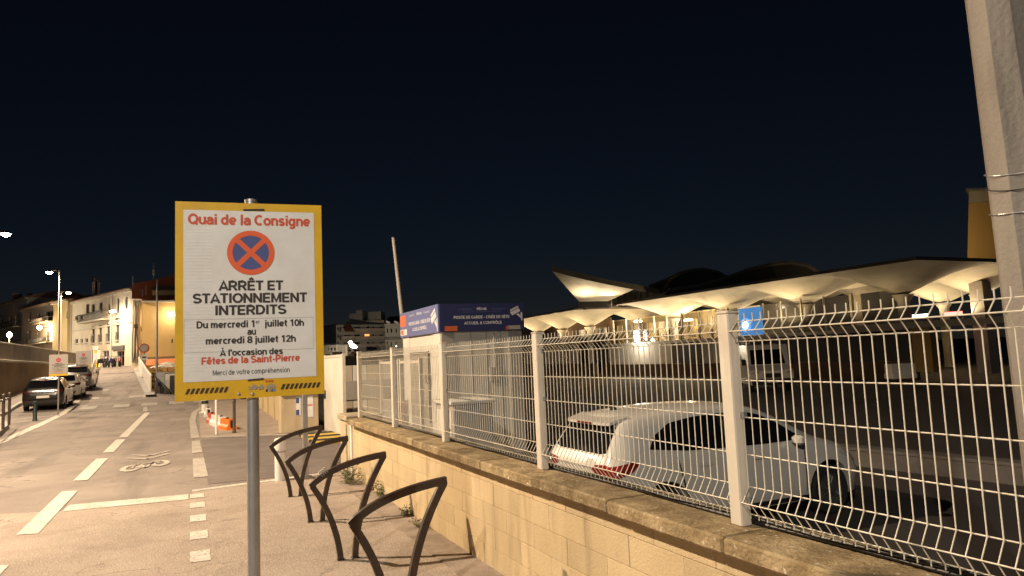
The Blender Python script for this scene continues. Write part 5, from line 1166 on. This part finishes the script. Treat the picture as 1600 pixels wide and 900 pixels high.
for k in range(9):
    p0_, p1_ = e0+(e1-e0)*k/8, e3+(e2-e3)*k/8; b = MB(); b.bar(p0_-_fh*.08, p1_-_fh*.08, .08); b.build('mullion', 'steel_frame', rt)
b = MB(); w0, w1, w2, w3 = atd(903, 482, 62.5), atd(958, 480, 62.5), atd(958, 470.5, 62.5), atd(903, 472, 62.5); b.prism([w0, w1, w2, w3], _fh*1.5); b.build('dark_wall', 'roof_dark', rt)
pl_ = atd(915, 482, 58); b = MB(); b.cbox(pl_, (.3, .3, .2), .02); b.build('uplight', 'lamp_body', rt); lamp('SPOT', 'up_light', pl_+Vector((0, 0, .2)), 120, (1, .80, .50), .15, rt, atd(920, 450, 58), 150, .5)
pl_ = atd(952, 478, 58.5); b = MB(); b.cbox(pl_, (.3, .3, .2), .02); b.build('uplight', 'lamp_body', rt); lamp('SPOT', 'up_light', pl_+Vector((0, 0, .2)), 80, (1, .80, .50), .15, rt, atd(950, 455, 58), 150, .5)
# dark vaults behind
def vault(label, pts, dep, m_='roof_dark', thick=8):
    base = atd(pts[0][0], 500, dep); t = thing('dark_vault', label, 'roof', (base.x, base.y, 0)); P_ = [atd(x, y, dep) for x, y in pts]
    b = MB(); b.prism(P_, _fh*thick); b.build('shell', m_, t)
    b = MB(); b.tube(P_[1:-1], .18, 6); b.build('edge_rib', 'fascia', t); return t
vault('low dark vaulted roof behind the pointed roof', [(1010, 475), (1014, 448), (1040, 438), (1062, 427), (1082, 422), (1100, 421), (1120, 425), (1136, 433), (1150, 445), (1155, 470)], 66)
vault('longer dark vaulted roof behind the front canopies', [(1030, 470), (1045, 453), (1090, 447), (1130, 436), (1170, 421), (1205, 413), (1235, 410), (1262, 415), (1278, 425), (1280, 455)], 62)
# glass hall below the canopies
ZG = -.45
def hallp(px, py, off): # point on a plane parallel to the rim, set back by off
    o = R0+dn*off; d = ray(px, py); tt = (o-CC).dot(dn)/d.dot(dn); return CC+d*tt
OFF = 2.2
def hrect(name, x0, x1, zlo, zhi, m_, off=OFF, th=.15, parent=None):
    p, q = hallp(x0, 520, off), hallp(x1, 520, off); b = MB()
    b.prism([(p.x, p.y, zlo), (q.x, q.y, zlo), (q.x, q.y, zhi), (p.x, p.y, zhi)], dn*th); return b.build(name, m_, parent or mk)
glassmat('hall_glass', (.05, .045, .035), .05, .28)
mat('hall_inner', (.62, .50, .30), .8, .35, .5, (.40, .30, .16))
hrect('floor_slab', 940, 1420, -.45, .55, 'wood_brown', OFF-.8, .6)
hrect('ceiling_band', 940, 1420, 2.25, 2.45, 'wall_white', OFF-.05, .2)
for x0, x1, m_ in ((952, 962, 'wall_white'), (962, 1028, 'wall_white'), (1030, 1046, 'wall_cream'), (1046, 1060, 'wood_brown'), (1060, 1096, 'dark_panel'), (1096, 1112, 'grey_panel'), (1112, 1126, 'wall_white'), (1126, 1150, 'dark_panel'), (1150, 1210, 'grey_panel'), (1210, 1300, 'dark_panel'), (1300, 1420, 'dark_panel')):
    hrect('wall_panel', x0+.3, x1-.3, .56, 2.24, m_, OFF+.02)
n_b = 0
for x0, x1 in ((958, 978), (978, 998), (998, 1022), (1022, 1042), (1042, 1066), (1066, 1092), (1092, 1112), (1112, 1138), (1138, 1155), (1194, 1222), (1222, 1254), (1254, 1290), (1290, 1335), (1335, 1380)):
    g_ = hrect('window_pane', x0+.5, x1-.5, 2.47, 4.5, 'hall_glass', OFF+.06, .03)
    hrect('mullion', x0-.6, x0+.6, 2.45, 4.6, 'steel_frame', OFF, .14)
hrect('screen', 1156, 1193, 2.47, 4.4, 'screen_blue', OFF+.06, .03)
hrect('inner_wall', 945, 1120, .5, 5.0, 'hall_inner', OFF+5.2, .2)
for x0, x1, m_ in ((1121, 1190, 'grey_panel'), (1191, 1250, 'dark_panel'), (1251, 1262, 'wall_white'), (1263, 1330, 'dark_panel'), (1331, 1350, 'wall_cream'), (1351, 1415, 'dark_panel')): hrect('inner_wall', x0, x1, .5, 4.9, m_, OFF+5.2, .2)  # dark strips put the unlit end of the hall into the wall colour
for k, x in enumerate((972, 985, 1003, 1020, 1034, 1058, 1085)): hrect('curtain', x-6, x+6, 2.47, 4.3, ('interior_gold', 'wall_cream', 'wood_brown')[k % 3], OFF+2.4+.3*k, .1)
p = hallp(996, 490, OFF+1.0); p.z = 4.3; b = MB(); b.lathe([(.35, 0), (.3, .12), (.05, .16)], p, 12); lo_ = b.build('hall_lamp', 'lamp_warm', mk); lamp('POINT', 'hall_light', p-Vector((0, 0, .25)), 260, (1, .78, .42), .2, mk)
p = hallp(1075, 490, OFF+1.4); p.z = 4.0; b = MB(); b.lathe([(.35, 0), (.3, .12), (.05, .16)], p, 12); b.build('hall_lamp', 'lamp_warm', mk); lamp('POINT', 'hall_light', p-Vector((0, 0, .25)), 220, (1, .80, .48), .2, mk)
p = hallp(994, 520, OFF-.4); p.z = 3.0; b = MB(); b.cbox(p, (.3, .25, .9), .03); b.build('entrance_lamp', 'lamp_cool', mk); lamp('POINT', 'entrance_light', p-dn*.7-Vector((0, 0, .4)), 90, (1, .85, .6), .15, mk)
p = hallp(1163, 490, OFF-.1); p.z = 3.2; b = MB(); b.lathe([(.28, 0), (.25, .06), (.1, .08)], p, 14, tuple(-dn)); b.build('screen_spot', 'neon_white', mk); b = MB(); b.lathe([(.5, 0), (.45, .02)], p+dn*.06, 18, tuple(-dn)); b.build('screen_halo', 'screen_glow', mk)  # glowing disc stands in for the soft halo round the bright spot
for x0, x1, m_ in ((1428, 1452, 'neon_white'), (1478, 1506, 'neon_red')): hrect('lit_sign', x0, x1, 3.0, 3.18, m_, OFF+4.0, .06)
hrect('parapet', 1300, 1640, 2.30, 2.62, 'wall_cream', OFF-1.2, .25)
hrect('ochre_pier', 1424, 1453, 0.1, 2.29, 'ochre_panel', OFF-3.4, .4)
# left wing ground floor
lw = thing('market_left_wing', 'white ground floor bays of the market left wing behind the hut', 'building', Q0+dq*4+dm*3-Vector((0, 0, ZE+.45)))
def wingp(px, off): o = Q0+dm*off; d = ray(px, 520); tt = (o-CC).dot(dm)/d.dot(dm); return CC+d*tt
def wrect(name, x0, x1, zlo, zhi, m_, off=2.4, th=.15):
    p, q = wingp(x0, off), wingp(x1, off); b = MB(); b.prism([(p.x, p.y, zlo), (q.x, q.y, zlo), (q.x, q.y, zhi), (p.x, p.y, zhi)], dm*th); return b.build(name, m_, lw)
wrect('plinth', 812, 925, -.45, .7, 'wood_brown', 2.0, .4)
for x0, x1, m_ in ((816, 830, 'wall_white'), (830, 838, 'dark_panel'), (838, 846, 'wall_white'), (846, 860, 'wall_white'), (860, 880, 'wall_white'), (881, 901, 'wall_white')): wrect('wall_bay', x0, x1, .7, 3.1, m_)
wrect('wall_bay', 901.5, 948, .7, 3.6, 'dark_panel', 3.2)
for x0, x1 in ((905, 913), (932, 946)): wrect('window_lit', x0, x1, 3.1, 4.0, 'wall_white', 2.6)
wrect('back_wall', 800, 955, .7, 5.2, 'wood_brown', 6.5)
# roof top tower at the right
tw = thing('roof_tower', 'boxy ochre lit tower with flat lid beside the concrete pole', 'tower', atd(1530, 425, 42)-Vector((0, 0, 4)))
twd = ray(1560, 360); twd.z = 0; twd.normalize()
def twp(x, y, dd=0): return atd(x, y, 42+dd)
b = MB(); b.prism([twp(1511.5, 408), twp(1585, 411), twp(1585, 310), twp(1513.5, 318)], twd*3); b.build('body', 'wall_yellow', tw)
b = MB(); b.prism([twp(1511, 425), twp(1585, 428), twp(1585, 411.5), twp(1511, 408.5)], twd*3); b.build('base_band', 'wall_white', tw)
b = MB(); b.prism([twp(1513.5, 317.5), twp(1585, 309.5), twp(1585, 300), twp(1514, 298)], twd*3); b.build('top_band', 'wall_grey', tw)
b = MB(); b.prism([twp(1509, 297, -.5), twp(1590, 295, -.5), twp(1590, 292, -.5), twp(1509, 294, -.5)], twd*4); b.build('lid', 'galvanised', tw)
p = twp(1496, 408, -3.5); b = MB(); b.cbox(p, (.3, .3, .2), .02); b.build('uplight', 'lamp_body', tw); lamp('SPOT', 'up_light', p+Vector((0, 0, .2)), 150, (1, .70, .32), .12, tw, twp(1545, 360), 120, .4)
p = twp(1530, 440, .5); b = MB(); b.bar(p, (p.x, p.y, -.45), .8); b.build('shaft', 'wall_grey', tw)
mat('grey_dim', (.10, .085, .075), .9, .3, 2)
yw = thing('yard_low_wall', 'low pale kerb wall across the dark yard beyond the white car', 'wall', (14, 14, -.45))
p, q = ong(1200, 690, -.2), ong(1420, 712, -.2); q2 = q+(q-p)*1.2
b = MB(); b.bar(p-(q-p)*.6-Vector((0, 0, .12)), q2-Vector((0, 0, .12)), .3, .28); b.build('kerb_wall', 'grey_dim', yw)
b = MB(); b.bar(p-(q-p)*.6+Vector((0, 0, .05)), q2+Vector((0, 0, .05)), .34, .05); b.build('kerb_cap', 'grey_dim', yw)
y2 = thing('yard_block', 'long white concrete block lying in the dark yard', 'block', ong(1400, 590, -.45)); p = atd(1388, 577, 30); q = atd(1424, 575, 30); b = MB(); b.bar(p, q, .6, .42); b.bar(p-Vector((0, 0, .3)), q-Vector((0, 0, .3)), .75, .2); b.build('block', 'wall_white', y2)
# white van far in the yard
van = thing('delivery_van', 'white van facing us far back in the dark yard', 'van', (0, 0, 0))
vc = atd(1205, 566, 33); van.location = (vc.x, vc.y, -.45); van.rotation_euler = (0, 0, -YAW-.15)
def vb(name, c, s, m_, ch=.04, par=None): b = MB(); b.cbox(c, s, ch); return b.build(name, m_, par or van, False, True)
b = MB(); b.prism([(-.95, 0, .35), (-.95, 0, 1.0), (-.95, .75, 1.25), (-.88, 1.3, 2.2), (-.88, 5.0, 2.25), (-.95, 5.0, .35)], (1.9, 0, 0)); b.build('body', 'car_white', van, False, True)
b = MB(); b.prism([(-.78, .78, 1.28), (.78, .78, 1.28), (.72, 1.24, 2.02), (-.72, 1.24, 2.02)], (0, -.03, .02)); b.build('windscreen', 'car_glass', van, False, True)
vb('roof_box', (0, 2.6, 2.32), (1.3, 2.6, .16), 'dark_panel'); vb('grille', (0, -.02, .78), (.75, .06, .2), 'car_trim', .02); vb('bumper', (0, -.05, .5), (1.86, .12, .28), 'car_trim'); vb('number_plate', (0, -.13, .52), (.5, .02, .11), 'plate', .004)
for s in (-1, 1):
    vb('headlight', (s*.75, .0, .98), (.3, .08, .2), 'tail_clear', .03); vb('door_mirror', (s*1.08, .95, 1.4), (.2, .12, .3), 'car_trim')
    for y in (.7, 4.0): b = MB(); b.lathe([(.2, -.1), (.33, -.1), (.34, .1), (.2, .1)], (s*.85, y, .34), 18, (1, 0, 0)); b.build('wheel', 'tyre', van, True, True)

# ================================================================== FAR APARTMENT BLOCK, small lit house, boat
ap = thing('apartment_block', 'tall grey apartment block with terraces far behind the yard', 'building', (0, 0, 0))
DA = 150
def ap_pt(px, py): return atd(px, py, DA)
a, c = atd(526, 560, DA), atd(602, 560, DA+6); ap.location = (a.x, a.y, -.5)
fa = Facade((a.x, a.y), (c.x, c.y), -.5, ony(560, 507, a.y).z, ap, 'wall_grey', 14)
for y0, y1 in ((511, 518), (522, 529), (534, 541), (546, 553)):
    fa.window(fa.rect(526.8, y0, 530, y1-1), bars=False, sill=False)
for k, (y0, y1) in enumerate(((510, 517), (522, 529), (534, 541), (546, 552))):
    fa.window(fa.rect(537, y0+.5, 549, y1), bars=False, sill=False); fa.window(fa.rect(553, y0, 563, y1), bars=False, sill=False, pane='glass_dark')
    fa.window(fa.rect(573, y0-.5, 578, y1) if k != 1 else fa.rect(569.5, y0-.5, 578, y1), bars=False, sill=False, pane='window_orange' if k == 1 else 'glass_dark'); fa.window(fa.rect(582, y0, 585, y1), bars=False, sill=False); fa.window(fa.rect(593, y0, 599.5, y1), bars=False, sill=False)
    for x0, x1 in ((530.5, 551), (552, 600)):
        r_ = fa.rect(x0, y0+3.5, x1, y1+1.2); fa.balcony(r_, 'wall_pink', 1.2, solid=True)
fa.finish('flat', 'roof_dark')
aw = fa.rect(530, 508, 548, 519); b = MB(); b.prism([fa.p(aw[0]+.3, aw[1], 2.4), fa.p(aw[2], aw[1], 2.4), fa.p(aw[2], aw[3], .1), fa.p(aw[0]+1.2, aw[3], .1)], (0, 0, .06)); b.build('awning', 'wall_red', ap)
for x0, x1, y0, y1 in ((546, 556, 489.5, 500), (556.5, 566, 484.5, 500), (576, 595, 486.5, 503)):
    p, q = atd(x0, y1+5, DA+8), atd(x1, y0, DA+8); b = MB(); b.prism([(p.x, p.y, p.z), (q.x, q.y, p.z), (q.x, q.y, q.z), (p.x, p.y, q.z)], _fh*5); b.build('penthouse', 'wall_grey', ap)
p, q = atd(541, 507, DA+7), atd(600, 500, DA+7); b = MB(); b.prism([(p.x, p.y, p.z), (q.x, q.y, p.z), (q.x, q.y, q.z), (p.x, p.y, q.z)], _fh*6); b.build('set_back_storey', 'wall_pink', ap)
h9 = thing('mansard_house', 'grey house with skylights right of the far apartment block', 'house', (0, 0, 0)); a, c = atd(602.5, 560, DA-2), atd(650, 560, DA-2); h9.location = (a.x, a.y, -.5)
f9 = Facade((a.x, a.y), (c.x, c.y), -.5, ony(615, 506, a.y).z, h9, 'wall_grey', 12)
for x in (605.5, 611.5, 619): f9.window(f9.rect(x-1.3, 513, x+1.3, 520), bars=False); f9.window(f9.rect(x-1.3, 534, x+1.3, 542), bars=False)
f9.balcony(f9.rect(602, 527, 640, 531), 'iron', 1); f9.finish('tile', 'roof_dark', 1.8)
for x in (606, 619): p = atd(x, 503.5, DA-3.5); b = MB(); b.box(p, (.9, .1, .4), rot=Matrix.Rotation(.4, 3, 'Y')); b.build('skylight', 'board_white', h9)
sh = thing('small_lit_house', 'small pale house lit up beside the notice board, far off', 'house', (0, 0, 0)); a, c = atd(500, 560, 120), atd(526, 560, 120); sh.location = (a.x, a.y, -.4)
fs = Facade((a.x, a.y), (c.x, c.y), -.4, ony(515, 539, a.y).z, sh, 'wall_cream', 8)
for x in (512.5, 518, 523): fs.window(fs.rect(x-1.2, 543, x+1.2, 548), bars=False, sill=False)
fs.finish('flat', 'roof_dark')
t = thing('yard_floodlight', 'bright double floodlight shining in front of the far apartment block', 'lamp', (atd(549, 560, 118).x, atd(549, 560, 118).y, -.45))
p = atd(549.5, 538.5, 118); b = MB(); b.bar((p.x, p.y, -.45), p, .12); b.build('mast', 'iron', t)
for x, y, s in ((547.5, 535, .35), (551, 540, .55), (554, 542, .4)): q = atd(x, y, 117.8); b = MB(); b.lathe([(s*.5, -.2), (s, 0), (s*.5, .2)], q, 12); b.build('lamp_glass', 'lamp_glow', t)
lamp('POINT', 'flood_light', p+_fh*16, 900, (1, .84, .6), .3, t)
# boat and quay clutter
bt = thing('moored_boat', 'small white boat with wheelhouse moored before the apartment block', 'boat', (0, 0, 0)); c_ = atd(582, 550, 90); bt.location = (c_.x, c_.y, 0)
ex = _r0
def bq(x, z, y=0): return Vector((c_.x, c_.y, 0))+ex*x+_fh*y+Vector((0, 0, z))
b = MB(); z0 = c_.z; b.prism([bq(-2.2, z0-1.2), bq(2.0, z0-1.2), bq(2.8, z0), bq(-2.4, z0)], _fh*1.8); b.build('hull', 'barrier_white', bt)
b = MB(); b.prism([bq(-.9, z0), bq(.9, z0), bq(.6, z0+.75), bq(-.75, z0+.75)], _fh*1.2); cb_ = b.build('wheelhouse', 'barrier_white', bt)
b = MB(); b.prism([bq(-.65, z0+.28, -.03), bq(.6, z0+.28, -.03), bq(.45, z0+.6, -.03), bq(-.6, z0+.6, -.03)], _fh*.02); b.build('window', 'glass_dark', cb_)
b = MB(); b.bar(bq(-.15, z0+.75), bq(-.15, z0+1.6), .07); b.bar(bq(-.5, z0+1.2), bq(.2, z0+1.2), .05); b.build('mast', 'galvanised', bt)
for px, y0, lb in ((601.5, 541, 'left of two short pale masts beyond the guard hut'), (605.5, 536, 'right of two short pale masts beyond the guard hut')):
    p = atd(px, y0, 85); t = thing('boat_mast', lb, 'mast', (p.x, p.y, -.45)); b = MB(); b.lathe([(.09, -.45), (.06, p.z)], (p.x, p.y, 0), 8); b.build('mast', 'barrier_white', t); b = MB(); b.bar((p.x-.4, p.y, p.z-.8), (p.x+.4, p.y, p.z-.8), .06); b.build('spreader', 'barrier_white', t)
lab = ['heap of fishing gear left of the floodlight', 'heap of fishing gear under the floodlight', 'heap of fishing gear right of the floodlight']
for k, px in enumerate((520, 545, 565)):
    p = atd(px, 558, 60); t = thing('gear_heap', lab[k], 'fishing gear', (p.x, p.y, -.45), 0, 'fishing gear along the quay'); z1 = atd(px, 553, 60).z
    for i in range(9):
        w_ = random.uniform(.3, .8); b = MB(); b.cbox((p.x+random.uniform(-1, 1), p.y+random.uniform(-.6, .6), -.45+(z1+.45)*random.uniform(.3, 1)), (w_, w_, random.uniform(.3, .6)), .03, random.uniform(0, 3)); b.build('crate', random.choice(['dark_panel', 'wood_brown', 'grey_panel']), t)
    b = MB(); b.box((p.x, p.y, (z1-.45)/2-.2), (2.4, 1.4, z1+.2)); b.build('pallet_stack', 'dark_panel', t)
